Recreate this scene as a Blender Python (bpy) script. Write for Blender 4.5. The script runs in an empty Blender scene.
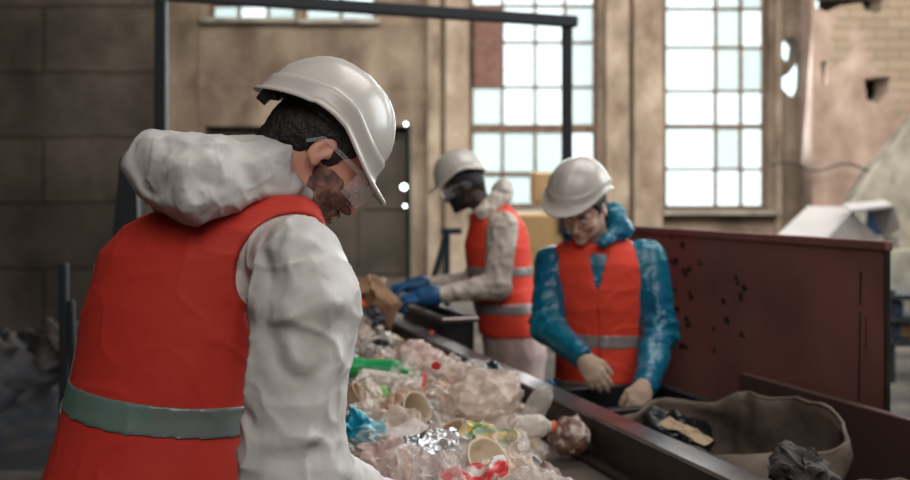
import bpy, math, random
import numpy as np
from mathutils import Vector, Matrix
random.seed(7)
RNG = np.random.default_rng(11)
C = bpy.context.scene.collection
f32 = np.float32
HZ, FX, CAMZ = 195.0, 1000.0, 1.5
def W(px, py, Y):
    """world point seen at pixel (px,py) of the photo when it stands Y metres away"""
    return np.array([(px-455)*Y/FX, Y, CAMZ+(HZ-py)*Y/FX])
def V(*a): return np.array(a, dtype=float)
def nrm(v): v = np.asarray(v, float); return v/np.linalg.norm(v)

# ------------------------------------------------------------------ noise
def _hash(i, j, k, s):
    n = (i.astype(np.int64)*73856093) ^ (j.astype(np.int64)*19349663) ^ (k.astype(np.int64)*83492791) ^ (s*2654435)
    n = (n ^ (n >> 13))*1274126177 & 0x7fffffff
    return ((n ^ (n >> 16)) & 0xffff)/32767.5-1.0
def vnoise(P, scale=1.0, seed=0):
    Q = P*scale; I = np.floor(Q); F = Q-I; F = F*F*(3-2*F); I = I.astype(np.int64)
    x, y, z = F[:, 0], F[:, 1], F[:, 2]
    def h(a, b, c): return _hash(I[:, 0]+a, I[:, 1]+b, I[:, 2]+c, seed)
    a = h(0,0,0)*(1-x)+h(1,0,0)*x; b = h(0,1,0)*(1-x)+h(1,1,0)*x
    c = h(0,0,1)*(1-x)+h(1,0,1)*x; d = h(0,1,1)*(1-x)+h(1,1,1)*x
    return (a*(1-y)+b*y)*(1-z)+(c*(1-y)+d*y)*z
def ridge(P, scale, seed=0, stretch=(1,1,1), sharp=1.0):
    Q = P*np.array(stretch)
    Q = Q+0.35/scale*np.stack([vnoise(Q, scale*1.3, seed+7+i) for i in range(3)], 1)
    return (1-np.abs(vnoise(Q, scale, seed)))**(2*sharp)-0.5

# ------------------------------------------------------------------ distance fields
def smin(a, b, k):
    h = np.clip(.5+.5*(b-a)/k, 0, 1); return b*(1-h)+a*h-k*h*(1-h)
def smax(a, b, k): return -smin(-a, -b, k)
def cap(P, a, b, ra, rb):
    a = np.asarray(a, float); b = np.asarray(b, float); ab = b-a
    t = np.clip(((P-a)@ab)/(ab@ab), 0, 1)
    return np.linalg.norm(P-(a+t[:, None]*ab), axis=1)-(ra+(rb-ra)*t)
def chain(P, pts, k=0.03):
    d = None
    for (a, ra), (b, rb) in zip(pts[:-1], pts[1:]):
        e = cap(P, a, b, ra, rb); d = e if d is None else smin(d, e, k)
    return d
def ell(P, c, r, M=None):
    Q = P-np.asarray(c, float)
    if M is not None: Q = Q@M.T
    r = np.asarray(r, float)
    k0 = np.linalg.norm(Q/r, axis=1); k1 = np.linalg.norm(Q/(r*r), axis=1)+1e-9
    return k0*(k0-1)/k1
def stack(P, secs, yaw, expo=2.0):
    """body of stacked oval sections (z, cx, cy, a, b); yaw = direction of the 'a' axis"""
    s = np.array(secs, float); z = P[:, 2]
    cx, cy, a, b = (np.interp(z, s[:, 0], s[:, i]) for i in (1, 2, 3, 4))
    ca, sa = math.cos(yaw), math.sin(yaw)
    dx, dy = P[:, 0]-cx, P[:, 1]-cy
    u, v = dx*ca+dy*sa, -dx*sa+dy*ca
    k0 = ((np.abs(u)/a)**expo+(np.abs(v)/b)**expo)**(1/expo)
    k1 = np.sqrt((u/a**2)**2+(v/b**2)**2)+1e-9
    d = np.minimum(k0*(k0-1)/k1, (k0-1)*np.maximum(a, b)) if expo == 2 else (k0-1)*np.minimum(a, b)
    d = np.where(k0 < .2, -b*.8, d)
    return np.maximum(d, np.maximum(s[0, 0]-z, z-s[-1, 0]))

def nets(fn, lo, hi, h):
    """surface-nets mesh of fn(P)=0, evaluated only near the surface"""
    lo = np.asarray(lo, float); hi = np.asarray(hi, float); B = 4
    nb = np.ceil((hi-lo)/(h*B)).astype(int)+1
    ax = [lo[i]+(np.arange(nb[i])+.5)*h*B for i in range(3)]
    G = np.stack(np.meshgrid(*ax, indexing='ij'), -1).reshape(-1, 3)
    dc = fn(G).reshape(nb)
    vol = np.repeat(np.repeat(np.repeat(dc, B, 0), B, 1), B, 2).astype(f32)
    near = np.abs(dc) < h*B*1.5
    idx = np.argwhere(near)
    if len(idx) == 0: return np.zeros((0, 3)), np.zeros((0, 4), int)
    off = np.stack(np.meshgrid(*[np.arange(B)]*3, indexing='ij'), -1).reshape(-1, 3)
    ii = (idx[:, None, :]*B+off[None]).reshape(-1, 3)
    out = np.empty(len(ii), f32); st = 400000
    for s in range(0, len(ii), st):
        out[s:s+st] = fn(lo+(ii[s:s+st]+.5)*h)
    vol[ii[:, 0], ii[:, 1], ii[:, 2]] = out
    vol[0] = vol[-1] = 1; vol[:, 0] = vol[:, -1] = 1; vol[:, :, 0] = vol[:, :, -1] = 1
    S = vol < 0
    n = np.array(vol.shape)-1
    cnt = np.zeros(n, np.int8)
    for a in (0, 1):
        for b in (0, 1):
            for c in (0, 1): cnt += S[a:n[0]+a, b:n[1]+b, c:n[2]+c]
    act = np.argwhere((cnt > 0) & (cnt < 8))
    vid = -np.ones(n, np.int64); vid[act[:, 0], act[:, 1], act[:, 2]] = np.arange(len(act))
    acc = np.zeros((len(act), 3)); num = np.zeros(len(act))
    cor = [(a, b, c) for a in (0, 1) for b in (0, 1) for c in (0, 1)]
    for i, p in enumerate(cor):
        for q in cor[i+1:]:
            if sum(abs(x-y) for x, y in zip(p, q)) != 1: continue
            va = vol[act[:, 0]+p[0], act[:, 1]+p[1], act[:, 2]+p[2]]
            vb = vol[act[:, 0]+q[0], act[:, 1]+q[1], act[:, 2]+q[2]]
            m = (va < 0) != (vb < 0)
            t = np.where(m, va/np.where(va-vb == 0, 1, va-vb), 0)
            pp = np.array(p)+(np.array(q)-np.array(p))*t[:, None]
            acc += pp*m[:, None]; num += m
    verts = lo+(act+acc/num[:, None]+.5)*h
    quads = []
    for axis in range(3):
        o = [a for a in range(3) if a != axis]
        sl0 = [slice(1, -1)]*3; sl1 = [slice(1, -1)]*3
        sl0[axis] = slice(0, -1); sl1[axis] = slice(1, None)
        A, Bv = S[tuple(sl0)], S[tuple(sl1)]
        e = np.argwhere(A != Bv)
        if not len(e): continue
        fl = A[e[:, 0], e[:, 1], e[:, 2]]
        base = e.copy(); base[:, o[0]] += 1; base[:, o[1]] += 1
        def cell(d0, d1):
            c = base.copy(); c[:, o[0]] -= d0; c[:, o[1]] -= d1
            c = np.minimum(c, n-1)
            return vid[c[:, 0], c[:, 1], c[:, 2]]
        q = np.stack([cell(1, 1), cell(0, 1), cell(0, 0), cell(1, 0)], 1)
        if axis == 1: fl = ~fl
        q[~fl] = q[~fl][:, ::-1]
        quads.append(q)
    Q = np.concatenate(quads); Q = Q[(Q >= 0).all(1)]
    return verts, Q

def vnormals(v, q):
    n = np.cross(v[q[:, 2]]-v[q[:, 0]], v[q[:, 3]]-v[q[:, 1]])
    N = np.zeros_like(v)
    for i in range(4): np.add.at(N, q[:, i], n)
    return N/(np.linalg.norm(N, axis=1)[:, None]+1e-12)
def relax(v, q, it=1, lam=.5):
    for _ in range(it):
        s = np.zeros_like(v); c = np.zeros(len(v))
        for i in range(4):
            for j in ((i+1) % 4, (i+3) % 4):
                np.add.at(s, q[:, i], v[q[:, j]]); np.add.at(c, q[:, i], 1)
        v = v*(1-lam)+lam*s/np.maximum(c, 1)[:, None]
    return v
def drop_islands(v, q, keep=40):
    """removes crumbs of a few faces left by the cuts"""
    p = np.arange(len(v))
    for _ in range(200):
        m = p[q].min(1); o = p.copy()
        for i in range(4): np.minimum.at(p, q[:, i], m)
        p = p[p]
        if (o == p).all(): break
    lab, inv, cn = np.unique(p, return_inverse=True, return_counts=True)
    good = cn[inv] >= max(keep, 0)
    fq = q[good[q[:, 0]]]; mp = np.cumsum(good)-1
    return v[good], mp[fq]

# ------------------------------------------------------------------ objects
def link(name, verts, faces, mat, parent=None, origin=None, smooth=True):
    verts = np.asarray(verts, float)
    if origin is None:
        if parent is not None: origin = None
        else: origin = V((verts[:, 0].min()+verts[:, 0].max())/2, (verts[:, 1].min()+verts[:, 1].max())/2, verts[:, 2].min())
    pw = np.array(parent['_w']) if parent is not None and '_w' in parent else np.zeros(3)
    org = pw if origin is None else np.asarray(origin, float)
    me = bpy.data.meshes.new(name)
    if isinstance(faces, np.ndarray):
        nq = len(faces); k = faces.shape[1]
        me.vertices.add(len(verts)); me.vertices.foreach_set('co', (verts-org).astype(f32).ravel())
        me.loops.add(nq*k); me.loops.foreach_set('vertex_index', faces.astype(np.int32).ravel())
        me.polygons.add(nq); me.polygons.foreach_set('loop_start', (np.arange(nq)*k).astype(np.int32))
        me.update(calc_edges=True)
    else:
        me.from_pydata([tuple(p) for p in verts-org], [], faces)
    me.polygons.foreach_set('use_smooth', [smooth]*len(me.polygons)); me.update()
    if mat is not None: me.materials.append(mat)
    o = bpy.data.objects.new(name, me); C.objects.link(o)
    if parent is not None: o.parent = parent; o.location = tuple(org-pw)
    else: o.location = tuple(org)
    o['_w'] = [float(x) for x in org]
    return o
def empty(name, loc, label=None, cat=None, group=None):
    o = bpy.data.objects.new(name, None); C.objects.link(o); o.location = tuple(loc); o.empty_display_size = .05
    o['_w'] = [float(x) for x in loc]
    if label: tag(o, label, cat, group)
    return o
def tag(o, label=None, cat=None, group=None, kind=None):
    if label: o['label'] = label
    if cat: o['category'] = cat
    if group: o['group'] = group
    if kind: o['kind'] = kind
    return o
class MB:
    """collects simple solids into one mesh"""
    def __init__(s): s.v = []; s.f = []
    def add(s, v, f):
        n = len(s.v); s.v += [tuple(map(float, p)) for p in v]; s.f += [tuple(i+n for i in q) for q in f]; return s
    def box(s, c, d, ax=None, bev=0.0):
        c = np.asarray(c, float); ax = np.eye(3) if ax is None else np.array([nrm(a) for a in ax])
        d = np.asarray(d, float)/2; b = min(bev, d.min()*.9)
        if b <= 0:
            v = [c+ax.T@(d*np.array(k)) for k in [(-1,-1,-1),(1,-1,-1),(1,1,-1),(-1,1,-1),(-1,-1,1),(1,-1,1),(1,1,1),(-1,1,1)]]
            return s.add(v, [(0,3,2,1),(4,5,6,7),(0,1,5,4),(1,2,6,5),(2,3,7,6),(3,0,4,7)])
        pts = []; ix = {}
        for sx in (-1, 1):
            for sy in (-1, 1):
                for sz in (-1, 1):
                    for k in range(3):
                        p = d-b; p = p.copy(); p[k] = d[k]
                        ix[(sx, sy, sz, k)] = len(pts); pts.append(c+ax.T@(p*np.array((sx, sy, sz))))
        f = []
        for k in range(3):
            o = [i for i in range(3) if i != k]
            for sg in (-1, 1):
                def key(a, b2):
                    t = [0, 0, 0]; t[k] = sg; t[o[0]] = a; t[o[1]] = b2; return tuple(t)
                f.append([ix[key(a, b2)+(k,)] for a, b2 in ((-1,-1),(1,-1),(1,1),(-1,1))])
        for k in range(3):      # edges along k
            o = [i for i in range(3) if i != k]
            for a in (-1, 1):
                for b2 in (-1, 1):
                    def key(e):
                        t = [0, 0, 0]; t[k] = e; t[o[0]] = a; t[o[1]] = b2; return tuple(t)
                    f.append([ix[key(-1)+(o[0],)], ix[key(1)+(o[0],)], ix[key(1)+(o[1],)], ix[key(-1)+(o[1],)]])
        for sx in (-1, 1):
            for sy in (-1, 1):
                for sz in (-1, 1): f.append([ix[(sx, sy, sz, k)] for k in range(3)])
        return s.add(pts, f)
    def tube(s, pts, r, n=12, close=True):
        pts = [np.asarray(p, float) for p in pts]; rs = r if hasattr(r, '__len__') else [r]*len(pts)
        v = []; f = []; ref = None
        for i, p in enumerate(pts):
            t = nrm(pts[min(i+1, len(pts)-1)]-pts[max(i-1, 0)])
            if ref is None: ref = nrm(np.cross(t, V(0, 0, 1) if abs(t[2]) < .9 else V(1, 0, 0)))
            u = nrm(ref-t*(ref@t)); w = np.cross(t, u); ref = u
            v += [p+rs[i]*(math.cos(2*math.pi*k/n)*u+math.sin(2*math.pi*k/n)*w) for k in range(n)]
        for i in range(len(pts)-1):
            for k in range(n): a, b = i*n+k, i*n+(k+1) % n; f.append((a, b, b+n, a+n))
        if close: f += [tuple(range(n))[::-1], tuple(range((len(pts)-1)*n, len(pts)*n))]
        return s.add(v, f)
    def prism(s, poly, z0, z1):
        n = len(poly)
        v = [(x, y, z0) for x, y in poly]+[(x, y, z1) for x, y in poly]
        return s.add(v, [tuple(range(n))[::-1], tuple(range(n, 2*n))]+[(i, (i+1) % n, (i+1) % n+n, i+n) for i in range(n)])
    def build(s, name, mat, parent=None, smooth=False, bevel=0, origin=None):
        o = link(name, np.array(s.v), s.f, mat, parent, origin=origin, smooth=smooth)
        fixn(o)
        if bevel:
            m = o.modifiers.new('b', 'BEVEL'); m.width = bevel; m.segments = 2; m.limit_method = 'ANGLE'
        return o
import bmesh
def fixn(o):
    bm = bmesh.new(); bm.from_mesh(o.data); bmesh.ops.recalc_face_normals(bm, faces=bm.faces); bm.to_mesh(o.data); bm.free()
def autosmooth(o, deg=40):
    me = o.data; me.polygons.foreach_set('use_smooth', [True]*len(me.polygons))
    try: me.set_sharp_from_angle(angle=math.radians(deg))
    except Exception: pass

# ------------------------------------------------------------------ materials
def mat(name, col, rough=.6, metal=0, spec=.5, noise=None, bump=None, trans=0, alpha=1, sheen=0, coat=0, sss=0, emit=None, coord='Object', crinkle=None):
    m = bpy.data.materials.new(name); m.use_nodes = True; nt = m.node_tree; N = nt.nodes; L = nt.links
    p = N['Principled BSDF']; p.inputs['Base Color'].default_value = (*col, 1)
    p.inputs['Roughness'].default_value = rough; p.inputs['Metallic'].default_value = metal
    p.inputs['Specular IOR Level'].default_value = spec
    p.inputs['Transmission Weight'].default_value = trans; p.inputs['Alpha'].default_value = alpha
    p.inputs['Coat Weight'].default_value = coat; p.inputs['Sheen Weight'].default_value = sheen
    if sss: p.inputs['Subsurface Weight'].default_value = sss; p.inputs['Subsurface Radius'].default_value = (.02, .008, .004); p.inputs['Subsurface Scale'].default_value = .5
    tc = N.new('ShaderNodeTexCoord')
    if emit: p.inputs['Emission Color'].default_value = (*emit[0], 1); p.inputs['Emission Strength'].default_value = emit[1]
    if noise:       # (colour2, scale, low, high)
        n = N.new('ShaderNodeTexNoise'); n.inputs['Scale'].default_value = noise[1]; n.inputs['Detail'].default_value = 6
        r = N.new('ShaderNodeValToRGB'); r.color_ramp.elements[0].position = noise[2]; r.color_ramp.elements[1].position = noise[3]
        r.color_ramp.elements[0].color = (*col, 1); r.color_ramp.elements[1].color = (*noise[0], 1)
        L.new(tc.outputs[coord], n.inputs['Vector']); L.new(n.outputs['Fac'], r.inputs['Fac']); L.new(r.outputs['Color'], p.inputs['Base Color'])
    if bump:        # (scale, strength, distance)
        n = N.new('ShaderNodeTexNoise'); n.inputs['Scale'].default_value = bump[0]; n.inputs['Detail'].default_value = 4
        b = N.new('ShaderNodeBump'); b.inputs['Strength'].default_value = bump[1]; b.inputs['Distance'].default_value = bump[2]
        L.new(tc.outputs[coord], n.inputs['Vector']); L.new(n.outputs['Fac'], b.inputs['Height']); L.new(b.outputs['Normal'], p.inputs['Normal'])
    if crinkle:     # (scale, strength, distance): sharp creases of stiff thin cloth
        q = N.new('ShaderNodeTexNoise'); q.noise_type = 'RIDGED_MULTIFRACTAL'; q.inputs['Scale'].default_value = crinkle[0]; q.inputs['Detail'].default_value = 3; q.inputs['Distortion'].default_value = .6
        b2 = N.new('ShaderNodeBump'); b2.inputs['Strength'].default_value = crinkle[1]; b2.inputs['Distance'].default_value = crinkle[2]
        L.new(tc.outputs[coord], q.inputs['Vector']); L.new(q.outputs['Fac'], b2.inputs['Height'])
        if bump: L.new(b.outputs['Normal'], b2.inputs['Normal'])
        L.new(b2.outputs['Normal'], p.inputs['Normal'])
    return m
def film(name, col, fac=.4, rough=.2, tint=(1, 1, 1), bump=(26, .9, .012), ridged=True):
    """thin clear or milky plastic: partly see-through, partly white gloss"""
    m = bpy.data.materials.new(name); m.use_nodes = True; nt = m.node_tree; N = nt.nodes; L = nt.links
    p = N['Principled BSDF']; p.inputs['Base Color'].default_value = (*col, 1); p.inputs['Roughness'].default_value = rough
    t = N.new('ShaderNodeBsdfTransparent'); t.inputs['Color'].default_value = (*tint, 1)
    mx = N.new('ShaderNodeMixShader'); lw = N.new('ShaderNodeLayerWeight'); lw.inputs['Blend'].default_value = .35
    ma = N.new('ShaderNodeMapRange'); ma.inputs['From Min'].default_value = 0; ma.inputs['From Max'].default_value = 1
    ma.inputs['To Min'].default_value = fac; ma.inputs['To Max'].default_value = min(1, fac+.5)
    tc = N.new('ShaderNodeTexCoord'); n = N.new('ShaderNodeTexNoise'); n.inputs['Scale'].default_value = bump[0]
    if ridged: n.noise_type = 'RIDGED_MULTIFRACTAL'; n.inputs['Detail'].default_value = 2; n.inputs['Distortion'].default_value = 1.0
    b = N.new('ShaderNodeBump'); b.inputs['Strength'].default_value = bump[1]; b.inputs['Distance'].default_value = bump[2]
    L.new(tc.outputs['Object'], n.inputs['Vector']); L.new(n.outputs['Fac'], b.inputs['Height']); L.new(b.outputs['Normal'], p.inputs['Normal'])
    L.new(lw.outputs['Facing'], ma.inputs['Value']); L.new(ma.outputs['Result'], mx.inputs['Fac'])
    L.new(t.outputs[0], mx.inputs[1]); L.new(p.outputs[0], mx.inputs[2]); L.new(mx.outputs[0], N['Material Output'].inputs['Surface'])
    return m
# ================================================================== people
M = {}
M['skin_light'] = mat('skin_light', (.60, .29, .21), .5, sss=.15, bump=(120, .15, .002))
M['skin_pale'] = mat('skin_pale', (.60, .36, .27), .5, sss=.15)
M['skin_dark'] = mat('skin_dark', (.055, .028, .02), .45, bump=(120, .15, .002))
M['hair'] = mat('dark_hair', (.012, .010, .009), .55, bump=(160, .7, .006))
M['stubble'] = mat('beard_stubble', (.10, .052, .042), .7, noise=((.30, .15, .11), 70, .42, .70))
M['suit'] = mat('white_coverall', (.56, .535, .515), .5, spec=.4, sss=.12, bump=(60, .3, .004), crinkle=(11, 1.0, .035))
M['suit_warm'] = mat('cream_coverall', (.58, .52, .45), .55, spec=.4, crinkle=(11, 1.0, .035))
M['pants'] = mat('pink_white_trousers', (.62, .45, .42), .6, bump=(35, .35, .006))
M['bluecoat'] = mat('blue_coverall', (.004, .17, .25), .32, spec=.5, noise=((.003, .10, .20), 5, .35, .7), bump=(28, .4, .010), crinkle=(9, .8, .016))
M['shirt'] = mat('dark_teal_shirt', (.01, .06, .09), .8)
M['vest'] = mat('red_orange_vest', (.53, .046, .030), .62, spec=.25, crinkle=(2.6, .25, .010), bump=(600, .12, .001), noise=((.50, .032, .022), 3, .3, .7))
M['vest_bright'] = mat('orange_vest', (.80, .065, .035), .62, spec=.25, bump=(400, .12, .001))
M['binding'] = mat('vest_binding', (.80, .10, .055), .6)
M['refl'] = mat('reflective_tape', (.17, .205, .195), .4, metal=.25, bump=(500, .2, .001), noise=((.12, .29, .24), 4, .48, .72))  # teal patches in the colour stand in for the tape's sheen
M['refl_far'] = mat('reflective_tape_grey', (.30, .27, .26), .4, metal=.2)
M['hat'] = mat('white_helmet_plastic', (.58, .545, .50), .30, spec=.5, coat=.12)
M['black'] = mat('black_plastic', (.012, .012, .013), .5)
M['blueglove'] = mat('blue_nitrile_glove', (.006, .085, .22), .5, bump=(120, .3, .003))
M['tanglove'] = mat('cream_knit_glove', (.50, .36, .27), .8, bump=(260, .5, .003))
M['boot'] = mat('dark_rubber_boot', (.02, .02, .018), .5)
M['lens'] = film('clear_lens', (.8, .85, .9), .10, .04, bump=(1, 0, 0), ridged=False)
M['eye'] = mat('eye_white', (.55, .5, .47), .2)
M['iris'] = mat('dark_iris', (.03, .015, .01), .15)
M['lips'] = mat('lips', (.40, .14, .12), .5)

def head_frame(H, yawdir, pitch, roll=0):
    """rows: front, left, up"""
    f = nrm(V(yawdir[0], yawdir[1], 0)); l = V(-f[1], f[0], 0); u = V(0, 0, 1)
    c, s = math.cos(pitch), math.sin(pitch)
    F, U = f*c-u*s, f*s+u*c
    c, s = math.cos(roll), math.sin(roll)
    Lr, U = l*c+U*s, U*c-l*s
    return np.array([F, Lr, U])

def d_head(P, H, R, ears=True):
    Q = (P-H)@R.T; A = np.abs(Q[:, 1]); Qs = np.stack([Q[:, 0], A, Q[:, 2]], 1)
    d = ell(Qs, (-.012, 0, .035), (.098, .078, .085))
    d = smin(d, ell(Qs, (.035, 0, -.025), (.058, .060, .078)), .03)
    d = smin(d, ell(Qs, (.035, 0, -.078), (.052, .048, .036)), .025)
    d = smin(d, ell(Qs, (.082, 0, -.100), (.018, .022, .016)), .02)
    d = smin(d, ell(Qs, (.064, .042, -.028), (.024, .022, .020)), .02)
    d = smin(d, cap(Qs, (.086, .012, .020), (.080, .042, .016), .011, .009), .012)
    d = smax(d, -ell(Qs, (.103, .032, .000), (.017, .018, .013)), .010)
    d = smin(d, ell(Qs, (.082, .031, .000), (.0125, .0145, .0115)), .004)
    d = smin(d, cap(Qs, (.088, 0, .010), (.113, 0, -.034), .007, .011), .010)
    d = smin(d, ell(Qs, (.104, .012, -.040), (.010, .008, .007)), .006)
    d = smin(d, cap(Qs, (.098, 0, -.064), (.090, .020, -.066), .007, .004), .005)
    d = smin(d, cap(Qs, (.095, 0, -.075), (.088, .018, -.072), .007, .004), .005)
    d = smax(d, -cap(Qs, (.107, 0, -.0695), (.094, .022, -.069), .0022, .001), .003)
    if ears:
        E = np.array([[.95, .15, -.25], [-.12, .98, .10], [.26, -.06, .96]])
        e = ell(Qs, (-.008, .080, -.002), (.0175, .0065, .030), E)
        e = smax(e, -ell(Qs, (-.004, .090, .003), (.0105, .0085, .019), E), .003)
        e = smin(e, ell(Qs, (-.002, .081, -.026), (.009, .006, .010)), .005)
        e = smin(e, ell(Qs, (.008, .078, -.002), (.006, .006, .009)), .004)
        d = smin(d, e, .005)
    return d

def hand_segments(w, d, back, thumb, curl=.5, L=1.0, r=.0095, spread=.10):
    """(palm prims, finger chains): d = direction of the fingers, back = out of the hand's back, thumb = side of the thumb"""
    d = nrm(d); back = nrm(back-(np.asarray(back)@d)*d); t = np.cross(d, back); t = t if t@np.asarray(thumb) > 0 else -t
    fingers = []
    for i, (off, ln, rr) in enumerate(((.031, .074, .95), (.010, .084, 1), (-.012, .078, .97), (-.032, .060, .85))):
        b = w+d*(.092-.006*abs(i-1))*L+t*off*L; dd = nrm(d+t*spread*(1.2-i*.8)); pts = [(w+d*.05*L+t*off*.7*L, r*1.1*rr), (b, r*1.12*rr)]
        ang = 0
        for k, fr in enumerate((.46, .30, .24)):
            ang += curl*(.75, .9, .6)[k]*(1+.12*i)
            s = math.cos(ang)*dd-math.sin(ang)*back; b = b+s*ln*fr*L; pts.append((b, r*(1.0-.09*k)*rr))
        fingers.append(pts)
    b0 = w+d*.022*L+t*.026*L; a1 = nrm(d*.72+t*.62-back*.25); a2 = nrm(d*.93+t*.2-back*.35*(1+curl))
    p1 = b0+a1*.042*L; p2 = p1+a2*.032*L; p3 = p2+nrm(a2-back*.3*curl-t*.1)*.026*L
    fingers.append([(b0, r*1.5), (p1, r*1.22), (p2, r*1.1), (p3, r*.95)])
    return (w, d, back, t, L), fingers
def d_hand(P, hs, grow=0):
    (w, d, back, t, L), fingers = hs
    R = np.array([d, t, back])
    out = ell(P, w+d*.052*L, (.060*L, .044*L, .0185*L), R)
    out = smin(out, ell(P, w+d*.075*L, (.028*L, .043*L, .015*L), R), .01)
    out = smin(out, cap(P, w, w+d*.035*L, .027, .026), .02)
    for k, f in enumerate(fingers): out = smin(out, chain(P, f, .003), .006 if k < 4 else .012)
    return out-grow

def box_of(pts, m):
    a = np.array([p for p in pts]); return a.min(0)-m, a.max(0)+m

def fabric(v, q, amp, scale, seed, stretch=(1, 1, .5), h=.005, extra=None):
    N = vnormals(v, q)
    a = ridge(v, scale, seed, stretch, 4)*.75+ridge(v, scale*2.1, seed+3, (1, 1, 1), 4)*.5+ridge(v, scale*4.2, seed+5, (1, 1, 1))*.16+vnoise(v, scale*.6, seed+9)*.35
    a = a+np.abs(vnoise(v+.02*np.stack([vnoise(v, 9, seed+i) for i in range(3)], 1), scale*1.4, seed+31))*.8
    d = amp*a
    if extra is not None: d = d+extra(v)
    return v+N*d[:, None]

def arm_folds(joints, amp, seed):
    """folds that ring the arm near the elbow and above the cuff"""
    def fn(v):
        tot = np.zeros(len(v))
        for (s, e, w) in joints:
            for a, b, foc in ((s, e, 1.0), (e, w, 0.0)):
                a = np.asarray(a, float); b = np.asarray(b, float); ab = b-a; L = np.linalg.norm(ab); t = ((v-a)@ab)/(L*L)
                dist = np.linalg.norm(v-(a+np.clip(t, 0, 1)[:, None]*ab), axis=1)
                wgt = np.clip(1-(dist-.09)/.04, 0, 1)*np.exp(-((t-foc)/.38)**2)*((t > -.2) & (t < 1.2))
                ph = t*L*120+vnoise(v, 8, seed)*5.2+vnoise(v, 20, seed+1)*1.6
                tot += wgt*(np.abs(np.sin(ph*.5))**.7*-1+.6)*amp*(.6+.6*vnoise(v, 12, seed+2))
        return tot
    return fn

HELMET = {}
def helmet_shape():
    nA, rows = 96, []
    def ring(az, r_add, z_add, t):
        ph = t*math.pi/2
        c = math.cos(ph)**.80 if t < 1 else 0; s = math.sin(ph)**1.02
        ca, sa = math.cos(az), math.sin(az)
        rx = .134 if ca > 0 else .140
        side = .042*(abs(sa)**2.2)*(1 if ca < .2 else max(0, 1-(ca-.2)*1.1))
        z0 = side-(.012 if ca < -.3 else 0)*(-ca) - .004*max(0, ca)
        x = (rx*c+r_add)*ca; y = (.112*c+r_add)*sa
        z = z0+(.150-z0)*s+z_add
        if t > .12:
            k = min(1, (t-.12)*8); w = max(0, 1-(abs(y)/.024)**4) if abs(y) < .024 else 0
            z += .0055*k*w*(c*.6+.4); x += .004*k*w*ca*c
        return V(x-.004, y, z)
    def front(az): return max(0, math.cos(az))**1.5 if math.cos(az) > 0 else 0
    specs = []
    specs.append(('peak', .0));
    for r_add, z_add, t in ((.013, -.004, 0), (.0145, .000, 0), (.012, .004, 0), (.0065, .006, .0), (.0048, .012, .02), (.0042, .022, .055), (.0036, .026, .075), (-.0002, .0255, .092), (-.0005, .021, .13), (0, .012, .20), (0, .006, .28), (0, .002, .37), (0, 0, .46), (0, 0, .56), (0, 0, .66), (0, 0, .76), (0, 0, .86), (0, 0, .94)):
        row = []
        for i in range(nA):
            az = 2*math.pi*i/nA; p = ring(az, r_add, z_add, t)
            if t == 0:
                f = front(az); k = {.013: 1, .0145: 1.02, .012: .96, .0065: .12}[r_add]
                p = p+V(.040*f*k, 0, -.014*f*k)
            row.append(p)
        rows.append(row)
    v = [p for r in rows for p in r]; f = []
    for j in range(len(rows)-1):
        for i in range(nA): a, b = j*nA+i, j*nA+(i+1) % nA; f.append((a, b, b+nA, a+nA))
    v.append(V(-.004, 0, .1555)); top = len(v)-1; j = len(rows)-1
    for i in range(nA): f.append((j*nA+i, j*nA+(i+1) % nA, top))
    return np.array(v), f
def hard_hat(parent, O, R, k=1.0):
    """O = centre of the rim plane, R rows front/left/up"""
    if 'v' not in HELMET: HELMET['v'], HELMET['f'] = helmet_shape()
    v = O+k*HELMET['v']@R
    o = link('hard_hat', v, HELMET['f'], M['hat'], parent)
    s = o.modifiers.new('thick', 'SOLIDIFY'); s.thickness = .0028; s.offset = -1
    # harness band and rear adjuster inside the shell
    b = MB(); n = 40
    for z0, z1, r0 in ((.004, .034, .0),):
        pts = []
        for z, k in ((z0, 1), (z1, 1), (z1, .975), (z0, .975)):
            pts.append([O+V(k*(.104*math.cos(2*math.pi*i/n)-.003), k*.088*math.sin(2*math.pi*i/n), z+(.02*abs(math.sin(2*math.pi*i/n))))@R for i in range(n)])
        vv = [p for r in pts for p in r]; ff = []
        for j in range(4):
            for i in range(n): ff.append((j*n+i, j*n+(i+1) % n, ((j+1) % 4)*n+(i+1) % n, ((j+1) % 4)*n+i))
        b.add(vv, ff)
    b.build('head_band', M['black'], o, smooth=False)
    a = MB(); c = O+V(-.126, 0, -.004)@R
    a.tube([c-R[0]*.008, c+R[0]*.012], .020, 16)
    a.tube([c+V(.02, .02, .01)@R, c+V(0, 0, -.006)@R, c+V(.02, -.02, .01)@R], .007, 8)
    a.build('adjuster_knob', M['black'], o)
    return o

def glasses(parent, H, R, temple=True):
    o = MB(); n = 28
    def P(a, z, grow=0): # curved wraparound lens
        return H+V(.055+(.062+grow)*math.cos(a), (.072+grow)*math.sin(a), z)@R
    v = []; f = []; angs = np.linspace(-1.35, 1.35, n)
    for a in angs:
        dip = .012*math.exp(-(a/.22)**2)
        for z in (-.030+dip, -.014, .004, .022): v.append(P(a, z, .004-abs(z)*.1))
    for i in range(n-1):
        for j in range(3): f.append((i*4+j, (i+1)*4+j, (i+1)*4+j+1, i*4+j+1))
    g = link('safety_glasses', v, f, M['lens'], parent); s = g.modifiers.new('t', 'SOLIDIFY'); s.thickness = .0022
    fr = MB()
    fr.tube([P(a, .023, .004) for a in angs], .0022, 6)
    fr.build('brow_bar', M['lens'], g, smooth=True)
    for sg in (1, -1):
        t = MB(); t.tube([H+V(.070, .073*sg, .018)@R, H+V(.02, .083*sg, .016)@R, H+V(-.02, .085*sg, .014)@R, H+V(-.038, .084*sg, -.012)@R], [.005, .0042, .0035, .003], 8)
        t.build('temple_arm', M['lens'], g, smooth=True)
    return g

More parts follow.
